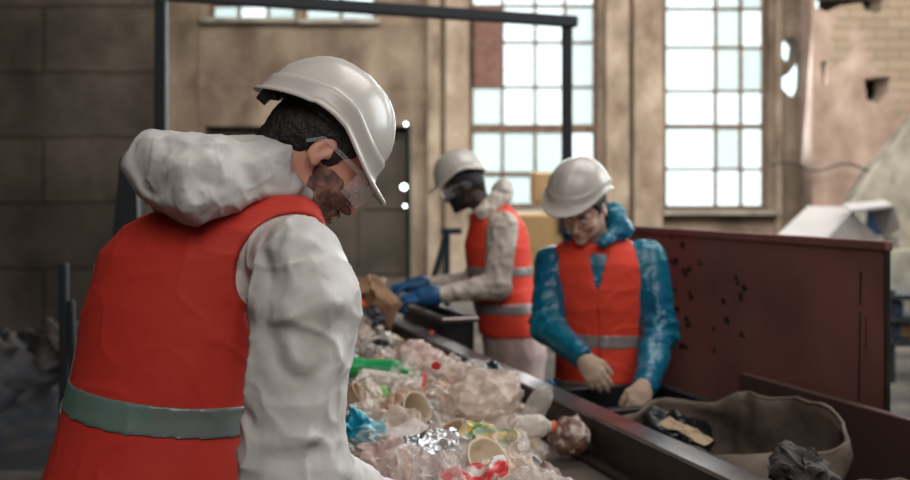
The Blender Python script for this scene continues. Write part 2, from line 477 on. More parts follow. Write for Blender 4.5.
def human(S):
    """S: specification with all joints as world points"""
    H, R, yaw = S['H'], S['R'], S['yaw']     # yaw: angle of the body's right-hand axis
    F = V(-math.sin(yaw), math.cos(yaw), 0); Rt = V(math.cos(yaw), math.sin(yaw), 0)
    ga = S.get('grow', 0)
    shrink = .018
    def d_torso(P, g=0):
        secs = [(z, x, y, a+g, b+g) for z, x, y, a, b in S['secs']]
        return stack(P, secs, yaw, 2.0)
    def d_legs(P, g=0):
        d = None
        for hp, kn, an in S['legs']:
            e = chain(P, [(hp, .100+g), (kn, .072+g), (an, .060+g)], .04)
            d = e if d is None else smin(d, e, .02)
        return d
    def d_arms(P, g=0):
        d = None
        for A in S['arms']:
            e = chain(P, [(p, r+g) for p, r in A], .03)
            d = e if d is None else np.minimum(d, e)
        return d
    def coverall(P):
        d = smin(d_torso(P), d_arms(P), .035)
        if 'cut_cuffs' in S:
            pass
        return smin(d, d_legs(P), .04)
    nb = S['neck']
    def body(P):
        d = smin(d_torso(P, -shrink), d_arms(P, -shrink-.008), .03)
        d = smin(d, d_legs(P, -shrink), .03)
        d = smin(d, chain(P, [(nb, .062), (H+V(-.030, 0, -.045)@R, .056)], .02), .03)
        return smin(d, d_head(P, H, R), .03)
    # ---- body: trunk, neck and limbs; head and hands from finer grids of the same figure
    pts = [p for leg in S['legs'] for p in leg]+[p for A in S['arms'] for p, r in A]+[H]
    lo, hi = box_of(pts, .2); lo[2] = .02
    neckz = (H+V(-.03, 0, -.11)@R)
    def fine_head(P):
        d = smin(d_head(P, H, R), chain(P, [(nb, .062), (H+V(-.030, 0, -.045)@R, .056)], .02), .03)
        return d
    parts = []
    v, q = nets(lambda P: smin(smin(d_torso(P, -shrink), d_arms(P, -shrink-.008), .03), d_legs(P, -shrink), .03), lo, hi, .014)
    parts.append((v, q))
    parts.append(nets(fine_head, np.minimum(H, nb)-.17, np.maximum(H, nb)+.17, S.get('hh', .004)))
    for hs in S['hands']:
        w = hs[0][0]; d = hs[0][1]
        parts.append(nets(lambda P: d_hand(P, hs, -.001), w+d*.07-.14, w+d*.07+.14, .0035))
    vs, qs, n = [], [], 0
    for v, q in parts: vs.append(v); qs.append(q+n); n += len(v)
    foot = V(*S['foot'])
    o = link('person', np.concatenate(vs), np.concatenate(qs), M[S['skin']], None, origin=foot)
    tag(o, S['label'], 'person')
    # ---- coverall
    hc = S.get('hc', .006)
    v, q = nets(coverall, lo, hi, hc)
    v = relax(v, q, 2)
    joints = [(A[0][0], A[-2][0], A[-1][0]) for A in S['arms']]
    v = fabric(v, q, S.get('amp', .006), S.get('fs', 9), S['seed'], S.get('stretch', (1, 1, .6)), extra=arm_folds(joints, S.get('foldamp', .008), S['seed']+20))
    wz = S.get('pants_z')
    if wz:
        up = v[q[:, 0], 2] > wz
        link('coverall', *compact(v, q[up]), M[S['suit']], o)
        link('trousers', *compact(v, q[~up]), M['pants'], o)
    else:
        link('coverall', v, q, M[S['suit']], o)
    # ---- vest
    vo = S.get('voff', .016); z0, z1 = S['vest_z']
    def hole(P):
        d = None
        for sgn, A in S['holes']:
            a, b, r = A
            e = cap(P, a, b, r, r*1.05); d = e if d is None else np.minimum(d, e)
        return d
    def d_vbody(P, g):
        return d_torso(P, g+vo)
    def vest(P, g=0):
        d = d_vbody(P, g)
        d = smax(d, -hole(P), .006)
        d = np.maximum(d, np.maximum(z0-P[:, 2], P[:, 2]-z1))
        d = np.maximum(d, -ell(P, S['neckcut'][0], S['neckcut'][1]))
        if 'front_v' in S:
            top, bot, w0, w1 = S['front_v']; s = (P-top)@Rt; k = np.clip((top[2]-P[:, 2])/(top[2]-bot), 0, 1)
            wid = w0*(1-k)+w1*k
            d = np.maximum(d, -np.maximum(np.abs(s)-wid, -((P-top)@F)-.04))
        return d
    hv = S.get('hv', .005)
    tl, th = box_of([V(x, y, z) for z, x, y, a, b in S['secs']], .30)
    tl[2] = z0-.03; th[2] = z1+.03
    v, q = nets(vest, tl, th, hv); v, q = drop_islands(v, q, 300)
    v = relax(v, q, 1)
    wr = S.get('vamp', .004)
    vv = fabric(v, q, wr, 6, S['seed']+40, (1, 1, 1.6))
    vo_ = link('safety_vest', vv, q, M[S['vest']], o)
    # ---- reflective tape
    for (p0, nv, half) in S['tape']:
        nv = nrm(nv)
        def tape(P):
            t = np.abs((P-p0)@nv)-half
            return np.maximum(np.maximum(vest(P, .0035), t), -(d_vbody(P, -.012)))
        v, q = nets(tape, tl, th, hv); v, q = drop_islands(v, q, 60)
        if len(v):
            vv = fabric(v, q, wr, 6, S['seed']+40, (1, 1, 1.6)); link('reflective_stripe', vv, q, M[S['tapemat']], vo_)
    if 'shoulder_tape' in S:
        for (c0, half) in S['shoulder_tape']:
            def tape(P):
                s = (P-V(*S['foot']))@Rt
                t = np.abs(s-c0)-half
                return np.maximum(np.maximum(np.maximum(vest(P, .0035), t), -(d_vbody(P, -.012))), S['tape'][-1][0][2]-P[:, 2])
            v, q = nets(tape, tl, th, hv); v, q = drop_islands(v, q, 60)
            if len(v): link('shoulder_stripe', fabric(v, q, wr, 6, S['seed']+40, (1, 1, 1.6)), q, M[S['tapemat']], vo_)
    # ---- hood lying behind the neck
    if 'hood' in S:
        hd, lo2, hi2 = S['hood']
        v, q = nets(hd, lo2, hi2, S.get('hoodh', .004))
        v = relax(v, q, 2)
        v = fabric(v, q, S.get('hoodamp', .012), 13, S['seed']+60, (1, 1, 1)); v = relax(v, q, 1, .4)
        link('hood', v, q, M[S['suit']], o)
    # ---- hair
    def hair(P):
        Q = (P-H)@R.T; A = np.abs(Q[:, 1]); Qs = np.stack([Q[:, 0], A, Q[:, 2]], 1)
        d = ell(Qs, (-.014, 0, .034), (.105, .085, .092))
        d = smin(d, cap(Qs, (-.062, 0, -.015), (-.062, 0, S.get('nape', -.075)), .055, .045), .03)
        front = np.where(Q[:, 2] > .05, Q[:, 0]-.070, Q[:, 0]-.030-.6*np.maximum(0, Q[:, 2]-.008))
        front = np.where(Q[:, 2] < -.02, Q[:, 0]+.028, front)
        d = smax(d, front, .006)
        d = smax(d, -ell(Qs, (-.002, .092, -.006), (.025, .022, .036)), .004)
        return d+.002*vnoise(P, 120, 3)
    v, q = nets(hair, H-.16, H+.16, S.get('hh', .004)); link('hair', v, q, M['hair'], o)
    if S.get('beard'):
        def beard(P):
            Q = (P-H)@R.T
            d = d_head(P, H, R, False)-.0035-.0015*vnoise(P, 150, 5)
            lim = smax(Q[:, 2]+.050-np.abs(Q[:, 1])*.55, -Q[:, 0]+.012-.35*(Q[:, 2]+.05), .02)+.006*vnoise(P, 70, 9)
            mouth = ell(Q, (.10, 0, -.069), (.02, .022, .007))
            return np.maximum(np.maximum(d, lim), -mouth)
        v, q = nets(beard, H-.16, H+.16, S.get('hh', .004)); v, q = drop_islands(v, q, 100)
        link('beard', v, q, M[S.get('beardmat', 'hair')], o)
    for sg in (1, -1):   # brows and eyes
        b = MB(); b.tube([H+V(.098, .012*sg, .020)@R, H+V(.096, .028*sg, .026)@R, H+V(.083, .048*sg, .020)@R], [.0035, .0045, .002], 8); b.build('eyebrow', M['hair'], o, smooth=True)
        c = H+V(.0835, .031*sg, -.0015)@R; g = nrm(V(.85, .05*sg, -.5))@R
        v, f = uv_sphere(.0122, 14, 10); ob = link('eye', c+v, f, M['eye'], o)
        v, f = uv_sphere(.0062, 12, 8); link('iris', c+g*.0075+v, f, M['iris'], ob)
    # ---- hands: gloves
    if S.get('glove'):
        for hs, A in zip(S['hands'], S['arms']):
            w, d = hs[0][0], hs[0][1]; bk = nrm(np.asarray(A[-2][0])-np.asarray(A[-1][0])); bw = np.asarray(A[-1][0])
            def gl(P): return np.minimum(d_hand(P, hs, .0022), chain(P, [(bw+bk*.04, S.get('cuff', .036)), (w+d*.005, S.get('cuff2', .029))], .01))
            v, q = nets(gl, w+d*.05-.16, w+d*.05+.16, .0035)
            link('work_glove', v, q, M[S['glove']], o)
    # ---- boots
    for hp, kn, an in S['legs']:
        t = F if 'toe' not in S else nrm(S['toe'])
        def bt(P):
            d = chain(P, [(V(an[0], an[1], .22), .062), (V(an[0], an[1], .09), .055)], .02)
            d = smin(d, chain(P, [(V(an[0], an[1], .05)-t*.04, .045), (V(an[0], an[1], .048)+t*.10, .048), (V(an[0], an[1], .04)+t*.15, .038)], .03), .03)
            return np.maximum(d, .003-P[:, 2])
        c = V(an[0], an[1], .1)
        v, q = nets(bt, c-.24, c+.24, .009); link('boot', v, q, M['boot'], o)
    return o

def compact(v, q):
    used = np.zeros(len(v), bool); used[q.ravel()] = True; mp = np.cumsum(used)-1
    return v[used], mp[q]
def uv_sphere(r, n=16, m=10):
    v = [(0, 0, r)]
    for j in range(1, m):
        a = math.pi*j/m
        v += [(r*math.sin(a)*math.cos(2*math.pi*i/n), r*math.sin(a)*math.sin(2*math.pi*i/n), r*math.cos(a)) for i in range(n)]
    v.append((0, 0, -r)); f = [(0, 1+i, 1+(i+1) % n) for i in range(n)]
    for j in range(m-2):
        for i in range(n): a, b = 1+j*n+i, 1+j*n+(i+1) % n; f.append((a, a+n, b+n, b))
    L = len(v)-1; k = 1+(m-2)*n
    f += [(k+i, L, k+(i+1) % n) for i in range(n)]
    return np.array(v), f

def facets(P, c, r, n, seed, k=.006, M=None):
    g = np.random.default_rng(seed); d = None; r = np.asarray(r, float)
    for i in range(n):
        z = 1-2*(i+.5)/n; a = i*2.39996+g.normal()*.35; s = math.sqrt(1-z*z); m = nrm(V(s*math.cos(a), s*math.sin(a), z)+g.normal(size=3)*.12)
        if M is not None: h = np.linalg.norm((M@m)*r)
        else: h = np.linalg.norm(m*r)
        e = (P-np.asarray(c))@m-h*(.90+.08*g.random())
        d = e if d is None else smax(d, e, k)
    return d
# ------------------------------------------------------------------ the man in front, seen from behind
fA = nrm(V(.456, .89, 0)); yA = math.atan2(-.456, .89)
RA = head_frame(None, (math.cos(.20), math.sin(.20)), math.radians(46))
HA = V(-.245, 1.855, 1.577)
handA1 = hand_segments(V(-.08, 1.83, .90), V(.55, .6, -.25), V(0, .1, 1), V(-1, .5, 0), .5)
handA2 = hand_segments(V(-.36, 2.12, .97), V(.75, .5, -.35), V(0, .1, 1), V(1, -.5, 0), .5)
HcA = V(-.430, 1.655, 1.522)
def hoodA(P):
    # a folded hood: a fat crumpled roll across the upper back that runs up to the right side of the neck
    T = np.array([[.97, 0, -.22], [0, 1, 0], [.22, 0, .97]])
    d = facets(P, V(-.445, 1.69, 1.532), (.118, .085, .078), 22, 5, .010, T)
    d = smin(d, facets(P, V(-.385, 1.73, 1.535), (.085, .07, .058), 14, 8, .008), .012)
    d = smin(d, chain(P, [(V(-.34, 1.735, 1.525), .040), (V(-.298, 1.765, 1.512), .026), (V(-.266, 1.79, 1.500), .014)], .02), .02)
    d = smin(d, chain(P, [(V(-.50, 1.80, 1.50), .05), (V(-.42, 1.90, 1.44), .05), (V(-.30, 1.93, 1.44), .03)], .03), .03)
    return d
personA = human(dict(
    H=HA, R=RA, yaw=yA, skin='skin_light', foot=(-.56, 1.74, 0), neck=V(-.385, 1.825, 1.43),
    label='person seen from behind with bowed head, white hooded coverall, red-orange vest and white helmet',
    secs=[(.86, -.56, 1.76, .18, .14), (1.0, -.55, 1.78, .178, .14), (1.13, -.520, 1.80, .172, .142), (1.31, -.478, 1.82, .190, .148), (1.395, -.452, 1.815, .206, .130), (1.445, -.418, 1.80, .195, .100), (1.475, -.388, 1.79, .150, .076), (1.492, -.370, 1.785, .113, .052), (1.503, -.360, 1.785, .08, .04)],
    legs=[(V(-.66, 1.80, .88), V(-.67, 1.84, .48), V(-.70, 1.76, .10)), (V(-.50, 1.72, .88), V(-.50, 1.76, .48), V(-.54, 1.66, .10))],
    arms=[[(V(-.262, 1.665, 1.385), .080), (V(-.242, 1.63, 1.325), .085), (V(-.258, 1.58, 1.06), .082), (V(-.08, 1.83, .90), .045)],
          [(V(-.610, 1.89, 1.335), .072), (V(-.695, 1.95, 1.08), .062), (V(-.36, 2.12, .97), .042)]],
    hands=[handA1, handA2], seed=3, suit='suit', vest='vest', tapemat='refl', hh=.0032, hc=.005, hv=.004, amp=.0095, fs=6.5, foldamp=.007, vamp=.0035,
    stretch=(1, 1, .6), vest_z=(.80, 1.50), neckcut=(V(-.35, 1.86, 1.55), (.085, .085, .080)),
    holes=[(1, (V(-.255, 1.655, 1.365), V(.24, 1.41, 1.25), .110)), (1, (V(-.255, 1.645, 1.31), V(-.19, 1.60, 1.10), .102)), (-1, (V(-.690, 1.93, 1.30), V(-1.1, 2.1, 1.25), .075))],
    tape=[(V(-.5, 1.7, 1.130), V(.10, 0, 1), .026)],
    hood=(hoodA, V(-.66, 1.53, 1.34), V(-.12, 2.0, 1.68)), hoodamp=.0055, beard=True, beardmat='stubble', nape=-.085))
hard_hat(personA, HA+V(-.026, 0, .018)@RA, head_frame(None, (math.cos(.15), math.sin(.15)), math.radians(41)), .95)
glasses(personA, HA, RA)

# ------------------------------------------------------------------ the man behind the belt, in profile
RB = head_frame(None, (-1, -.10), math.radians(24))
HB = W(463, 186, 5.3)
hB1 = hand_segments(W(424, 297, 5.05), V(-1, .0, -.12), V(0, -.35, 1), V(0, 1, .3), .8, 1.1)
hB2 = hand_segments(W(413, 286, 5.42), V(-1, -.1, -.10), V(0, .2, 1), V(0, -1, .2), .7, 1.1)
def hoodB(P):
    d = ell(P, W(503, 193, 5.3), (.055, .12, .075)); return smin(d, chain(P, [(W(497, 200, 5.2), .05), (W(482, 212, 5.15), .035)], .03), .03)
sB = lambda px, py, a, b: (CAMZ+(HZ-py)*.0053, (px-455)*.0053, 5.3, a, b)
personB = human(dict(
    H=HB, R=RB, yaw=math.pi/2, skin='skin_dark', foot=(.30, 5.3, 0), neck=W(488, 212, 5.3),
    label='person in profile with blue gloves on outstretched arms, cream coverall, orange vest, white helmet',
    secs=[sB(517, 392, .11, .12), sB(516, 378, .165, .15), sB(515, 352, .19, .165), sB(509, 320, .185, .155), sB(501, 285, .185, .155), sB(497, 245, .20, .158), sB(497, 225, .19, .135), sB(494, 212, .13, .10), sB(492, 203, .08, .07)],
    legs=[(V(.32, 5.215, .74), V(.33, 5.19, .46), V(.38, 5.18, .10)), (V(.32, 5.385, .74), V(.31, 5.41, .46), V(.36, 5.44, .10))],
    arms=[[(W(503, 226, 5.10), .082), (W(497, 286, 5.06), .068), (W(426, 297, 5.05), .040)],
          [(W(500, 222, 5.50), .078), (W(475, 280, 5.52), .060), (W(415, 286, 5.42), .040)]],
    hands=[hB1, hB2], seed=13, suit='suit_warm', vest='vest_bright', tapemat='refl_far', hh=.006, hc=.010, hv=.009, amp=.008, fs=8, foldamp=.01, vamp=.004,
    vest_z=(.765, 1.50), neckcut=(W(487, 203, 5.3), (.085, .10, .075)), pants_z=.78,
    holes=[(1, (W(503, 232, 5.06), W(505, 240, 4.6), .105)), (-1, (W(500, 228, 5.55), W(500, 240, 6.0), .10)), (1, (W(500, 255, 5.06), W(498, 275, 5.0), .075))],
    tape=[(W(505, 306, 5.3), V(0, 0, 1), .030), (W(505, 270, 5.3), V(0, 0, 1), .026)],
    hood=(hoodB, W(503, 193, 5.3)-.25, W(503, 193, 5.3)+.25), hoodh=.008, hoodamp=.012, beard=True, nape=-.06, glove='blueglove', cuff=.054, cuff2=.046))
hard_hat(personB, HB+V(-.0, 0, .046)@RB, head_frame(None, (-1, -.15), math.radians(20)))
glasses(personB, HB, RB)

# ------------------------------------------------------------------ the woman facing the camera
RC = head_frame(None, (-.50, -.86), math.radians(34), math.radians(-4))
HC = W(584, 208, 3.88)
hC1 = hand_segments(W(584, 359, 3.62), V(.36, -.30, -.55), V(-.2, -.75, .35), V(.5, -.2, -.6), .45, .86, r=.0095)
hC2 = hand_segments(W(644, 386, 3.58), V(-.25, -.35, -.50), V(.1, -.8, .4), V(-1, -.1, -.1), .75, .84, r=.0095)
def hoodC(P):
    d = chain(P, [(W(602, 243, 3.86), .022), (W(622, 230, 3.93), .040), (W(612, 214, 4.06), .045), (W(585, 226, 4.1), .035), (W(570, 238, 3.98), .022)], .03)
    return d
sC = lambda px, py, a, b: (CAMZ+(HZ-py)*.004, (px-455)*.004, 4.0, a, b)
yC = math.atan2(.30, -.954)
personC = human(dict(
    H=HC, R=RC, yaw=yC, skin='skin_pale', foot=(.60, 4.06, 0), neck=W(594, 244, 3.99),
    label='person in glossy blue coverall and orange vest, cream gloves, reaching down behind the belt',
    secs=[sC(603, 415, .185, .14), sC(604, 380, .185, .14), sC(604, 335, .175, .13), sC(601, 285, .19, .14), sC(599, 262, .195, .13), sC(597, 248, .165, .105), sC(596, 238, .105, .08), sC(595, 228, .07, .06)],
    legs=[(V(.51, 4.08, .72), V(.50, 4.02, .44), V(.50, 4.10, .10)), (V(.69, 4.03, .72), V(.70, 3.98, .44), V(.71, 4.06, .10))],
    arms=[[(W(552, 262, 4.04), .070), (W(547, 326, 3.90), .066), (W(581, 355, 3.64), .044)],
          [(W(647, 258, 3.95), .074), (W(660, 330, 3.86), .068), (W(646, 385, 3.60), .048)]],
    hands=[hC1, hC2], seed=29, suit='bluecoat', vest='vest_bright', tapemat='refl_far', hh=.0045, hc=.007, hv=.006, amp=.009, fs=9, foldamp=.012, vamp=.005,
    vest_z=(.72, 1.40), neckcut=(W(594, 226, 3.95), (.10, .11, .075)),
    holes=[(1, (W(546, 268, 4.02), W(500, 285, 4.2), .088)), (-1, (W(656, 264, 3.93), W(700, 280, 3.8), .090)), (1, (W(546, 285, 3.98), W(540, 320, 3.9), .070)), (-1, (W(660, 285, 3.92), W(668, 320, 3.85), .070))],
    front_v=(W(597, 238, 3.85), 1.13, .052, .002),
    tape=[(W(600, 388, 3.9), V(0, 0, 1), .024), (W(600, 341, 3.9), V(0, 0, 1), .027)],
    hood=(hoodC, W(600, 225, 4.0)-.28, W(600, 225, 4.0)+.28), hoodh=.006, hoodamp=.010, nape=-.09, glove='tanglove', cuff=.022))
hard_hat(personC, HC+V(-.018, -.022, .042)@RC, head_frame(None, (-.62, -.78), math.radians(19), math.radians(-10)))
# ================================================================== the hall
def wallmat(name, base, dark, light, scale=1.0, blocks=None, brick=None, rough=.9):
    """stained concrete or brick: noise stains plus mortar joints, all in world metres"""
    m = bpy.data.materials.new(name); m.use_nodes = True; nt = m.node_tree; N = nt.nodes; L = nt.links
    p = N['Principled BSDF']; p.inputs['Roughness'].default_value = rough; p.inputs['Specular IOR Level'].default_value = .2
    g = N.new('ShaderNodeNewGeometry')
    sx = N.new('ShaderNodeSeparateXYZ'); L.new(g.outputs['Position'], sx.inputs[0])
    n1 = N.new('ShaderNodeTexNoise'); n1.inputs['Scale'].default_value = .55*scale; n1.inputs['Detail'].default_value = 9; n1.inputs['Roughness'].default_value = .74
    n2 = N.new('ShaderNodeTexNoise'); n2.inputs['Scale'].default_value = 1.0; n2.inputs['Detail'].default_value = 6
    mp = N.new('ShaderNodeMapping'); mp.inputs['Scale'].default_value = (1.5*scale, 1.5*scale, .9*scale)
    L.new(g.outputs['Position'], n1.inputs['Vector']); L.new(g.outputs['Position'], mp.inputs['Vector']); L.new(mp.outputs[0], n2.inputs['Vector'])
    r = N.new('ShaderNodeValToRGB'); e = r.color_ramp.elements
    e[0].position = .39; e[0].color = (*dark, 1); e[1].position = .63; e[1].color = (*light, 1); k = e.new(.52); k.color = (*base, 1)
    mx = N.new('ShaderNodeMath'); mx.operation = 'MULTIPLY_ADD'; mx.inputs[1].default_value = .5
    hf = N.new('ShaderNodeMath'); hf.operation = 'MULTIPLY'; hf.inputs[1].default_value = .5
    L.new(n1.outputs['Fac'], hf.inputs[0]); L.new(n2.outputs['Fac'], mx.inputs[0]); L.new(hf.outputs[0], mx.inputs[2]); L.new(mx.outputs[0], r.inputs['Fac'])
    out = r.outputs['Color']
    def joints(w, h, mort, mcol, mask=None, off=.5, c2=None):
        nonlocal out
        cb = N.new('ShaderNodeCombineXYZ'); L.new(sx.outputs['X'], cb.inputs[0]); L.new(sx.outputs['Z'], cb.inputs[1])
        wn = N.new('ShaderNodeTexNoise'); wn.inputs['Scale'].default_value = 1.6; L.new(g.outputs['Position'], wn.inputs['Vector'])
        ad = N.new('ShaderNodeVectorMath'); ad.operation = 'MULTIPLY_ADD'; ad.inputs[1].default_value = (h*.07,)*3
        L.new(wn.outputs['Color'], ad.inputs[0]); L.new(cb.outputs[0], ad.inputs[2])
        b = N.new('ShaderNodeTexBrick'); b.inputs['Scale'].default_value = 1; b.inputs['Brick Width'].default_value = w; b.inputs['Row Height'].default_value = h
        b.inputs['Mortar Size'].default_value = mort; b.inputs['Mortar Smooth'].default_value = 1.0; b.offset = off; L.new(ad.outputs[0], b.inputs['Vector'])
        b.inputs['Color1'].default_value = (.86, .86, .86, 1); b.inputs['Color2'].default_value = (1.1, 1.08, 1.05, 1); b.inputs['Mortar'].default_value = (*mcol, 1)
        mu = N.new('ShaderNodeMix'); mu.data_type = 'RGBA'; mu.blend_type = 'MULTIPLY'; mu.inputs[0].default_value = 1
        src = out
        L.new(src, mu.inputs[6]); L.new(b.outputs['Color'], mu.inputs[7])
        if mask:
            mn = N.new('ShaderNodeTexNoise'); mn.inputs['Scale'].default_value = mask[0]; mn.inputs['Detail'].default_value = 4; L.new(g.outputs['Position'], mn.inputs['Vector'])
            # bricks show towards the upper right, plaster below
            gx = N.new('ShaderNodeMath'); gx.operation = 'MULTIPLY_ADD'; gx.inputs[1].default_value = mask[1]; L.new(sx.outputs['X'], gx.inputs[0]); L.new(mn.outputs['Fac'], gx.inputs[2])
            gz = N.new('ShaderNodeMath'); gz.operation = 'MULTIPLY_ADD'; gz.inputs[1].default_value = mask[2]; L.new(sx.outputs['Z'], gz.inputs[0]); L.new(gx.outputs[0], gz.inputs[2])
            st = N.new('ShaderNodeMapRange'); st.inputs['From Min'].default_value = mask[3]; st.inputs['From Max'].default_value = mask[3]+.06; L.new(gz.outputs[0], st.inputs['Value'])
            m2 = N.new('ShaderNodeMix'); m2.data_type = 'RGBA'; L.new(st.outputs[0], m2.inputs[0]); L.new(src, m2.inputs[6])
            if c2:
                m3 = N.new('ShaderNodeMix'); m3.data_type = 'RGBA'; m3.blend_type = 'MULTIPLY'; m3.inputs[0].default_value = 1; m3.inputs[6].default_value = (*c2, 1); L.new(b.outputs['Color'], m3.inputs[7]); L.new(m3.outputs[2], m2.inputs[7])
            else: L.new(mu.outputs[2], m2.inputs[7])
            out = m2.outputs[2]
        else: out = mu.outputs[2]
    if blocks: joints(*blocks)
    if brick: joints(*brick)
    L.new(out, p.inputs['Base Color'])
    bp = N.new('ShaderNodeBump'); bp.inputs['Strength'].default_value = .6; bp.inputs['Distance'].default_value = .03; L.new(n1.outputs['Fac'], bp.inputs['Height']); L.new(bp.outputs[0], p.inputs['Normal'])
    return m
K = {}
K['wall'] = wallmat('stained_plaster', (.30, .235, .175), (.16, .12, .09), (.42, .345, .265), 1.0, blocks=(7.0, 1.15, .02, (.70, .66, .62)))
K['pier'] = wallmat('pale_pier_plaster', (.37, .295, .22), (.21, .16, .12), (.50, .42, .33), 1.6)
K['dark'] = wallmat('dimmed_block_wall', (.078, .064, .050), (.034, .028, .023), (.125, .105, .084), .9, blocks=(9.0, .72, .035, (.50, .47, .45)))  # albedo lowered so the colour carries the weaker light on the left
K['right'] = wallmat('pink_plaster_brick', (.36, .265, .215), (.22, .15, .12), (.48, .375, .31), 1.5, brick=(.42, .17, .018, (.55, .48, .4), (1.3, .30, .16, 3.10), .5, (.33, .27, .20)))
K['concrete'] = wallmat('grey_concrete', (.36, .34, .28), (.20, .19, .16), (.48, .46, .39), 2.5)
K['floor'] = wallmat('dirty_floor', (.085, .072, .062), (.03, .027, .025), (.16, .135, .11), 1.4)
K['ceil'] = mat('sooty_ceiling', (.12, .10, .085), .95)
K['winframe'] = mat('rusty_window_bar', (.13, .075, .05), .8, noise=((.22, .15, .11), 9, .4, .7))
K['pane'] = film('dusty_window_pane', (.80, .84, .84), .12, .3, (1, 1, 1), (6, .2, .01), False)
K['milky'] = film('milky_window_sheet', (.70, .72, .70), .30, .6, (.84, .88, .87), (3, .5, .05), False)
K['board'] = mat('rusty_board', (.17, .085, .065), .8, noise=((.23, .13, .10), 4, .35, .7))
K['glow'] = mat('x', (0, 0, 0))
YB = 18.0
def XB(px, Y=YB): return (px-455)*Y/FX
def ZB(py, Y=YB): return CAMZ+(HZ-py)*Y/FX
def filled(name, outer, holes, Y0, Y1, m, kind='structure'):
    """a wall from an outline in x-z with openings in it, from depth Y0 to Y1"""
    cu = bpy.data.curves.new(name, 'CURVE'); cu.dimensions = '2D'; cu.fill_mode = 'BOTH'; cu.extrude = abs(Y1-Y0)/2
    for lp in [outer]+holes:
        sp = cu.splines.new('POLY'); sp.points.add(len(lp)-1); sp.use_cyclic_u = True
        for p, (x, z) in zip(sp.points, lp): p.co = (x, z, 0, 1)
    tmp = bpy.data.objects.new('tmp', cu); C.objects.link(tmp)
    dg = bpy.context.evaluated_depsgraph_get(); me = bpy.data.meshes.new_from_object(tmp.evaluated_get(dg)); bpy.data.objects.remove(tmp)
    me.materials.clear(); me.materials.append(m)
    me.transform(Matrix.Translation((0, (Y0+Y1)/2, 0)) @ Matrix.Rotation(math.pi/2, 4, 'X'))
    o = bpy.data.objects.new(name, me); C.objects.link(o); o['_w'] = [0., 0., 0.]
    if kind: tag(o, kind=kind)
    fixn(o); return o
rect = lambda a, b, c, d: [(a, c), (b, c), (b, d), (a, d)]
TOPZ = 7.2
w1 = (XB(470), XB(598), ZB(208), 6.6); w2 = (XB(665), XB(769), ZB(210), 6.6); w0a = (XB(208), XB(296), ZB(20), 6.6); w0b = (XB(302), XB(376), ZB(21), 6.6)
def blob(pts): return [(XB(a), ZB(b)) for a, b in pts]
hole1 = blob([(781, 45), (786, 38), (793, 37), (798, 43), (797, 54), (792, 62), (785, 61), (781, 54)])
hole2 = blob([(799, 50), (804, 44), (806, 70), (805, 86), (799, 98), (790, 96), (782, 88), (781, 78), (789, 74), (797, 62)])
filled('wall_back', rect(-16, XB(806.5), 0, TOPZ), [rect(*w1), rect(*w2), rect(*w0a), rect(*w0b), hole1, hole2, rect(XB(205), XB(411), .01, ZB(126))], YB, YB+.5, K['wall'])
K['gate'] = mat('dark_rusty_gate', (.085, .07, .05), .8, noise=((.045, .04, .03), 1.6, .4, .7))
dr = empty('door_1', (XB(308), YB+.3, 0)); tag(dr, kind='structure')
mb = MB(); mb.box(V((XB(203)+XB(413))/2, YB+.42, ZB(126)/2), V(XB(413)-XB(203), .05, ZB(126))); mb.build('door_leaf', K['gate'], dr)
mb = MB()
for px in (207, 258, 309, 360, 409): mb.box(V(XB(px), YB+.37, ZB(126)/2), V(.09, .06, ZB(126)))
for z in (.1, 1.3, 2.6): mb.box(V(XB(308), YB+.365, z), V(XB(411)-XB(205), .06, .10))
mb.build('door_frame', K['gate'], dr)
# piers and mouldings standing out from the back wall
n = 0
def pier(a, b, d, m='pier', z0=0, z1=TOPZ):
    global n; n += 1
    tag(MB().box(V((XB(a)+XB(b))/2, YB-d/2, (z0+z1)/2), V(XB(b)-XB(a), d, z1-z0)).build('pillar_%d' % n, K[m]), kind='structure')
pier(428, 440, .22); pier(446, 468, .30); pier(604, 626, .30); pier(632, 660, .22); pier(774, 780, .12); pier(172, 200, .25, 'wall')
# window 1, window 2 and the two upper ones: frame bars with dusty panes
def window(k, w, vx, hz, boards=(), split=None, milky=()):
    root = empty('window_%d' % k, ((w[0]+w[1])/2, YB+.2, w[2])); tag(root, kind='structure')
    fr = MB(); t = .055
    for x in (w[0]+t/2, w[1]-t/2): fr.box(V(x, YB+.22, (w[2]+w[3])/2), V(t*1.4, .09, w[3]-w[2]))
    for x in vx: fr.box(V(x, YB+.22, (w[2]+w[3])/2), V(t, .08, w[3]-w[2]))
    for z, th in [(w[2]+.03, .10)]+list(hz)+[(w[3]-.03, .08)]: fr.box(V((w[0]+w[1])/2, YB+.215, z), V(w[1]-w[0], .085, th))
    fr.build('window_frame', K['winframe'], root)
    xs = [w[0]]+sorted(vx)+[w[1]]; zs = [w[2]]+sorted(z for z, _ in hz)+[w[3]]
    for i in range(len(xs)-1):
        for j in range(len(zs)-1):
            x0, x1, z0, z1 = xs[i]+.02, xs[i+1]-.02, zs[j]+.02, zs[j+1]-.02
            if (i, j) in boards: MB().box(V((x0+x1)/2, YB+.19, (z0+z1)/2), V(x1-x0, .03, z1-z0)).build('board_panel', K['board'], root); continue
            mk = K['milky'] if (i, j) in milky else K['pane']
            MB().box(V((x0+x1)/2, YB+.23, (z0+z1)/2), V(x1-x0, .006, z1-z0)).build('window_pane', mk, root)
    MB().box(V((w[0]+w[1])/2, YB-.02, w[2]-.04), V(w[1]-w[0]+.15, .5, .08)).build('window_sill', K['concrete'], root)
    return root
hb = lambda *a: [(ZB(y), t) for y, t in a]
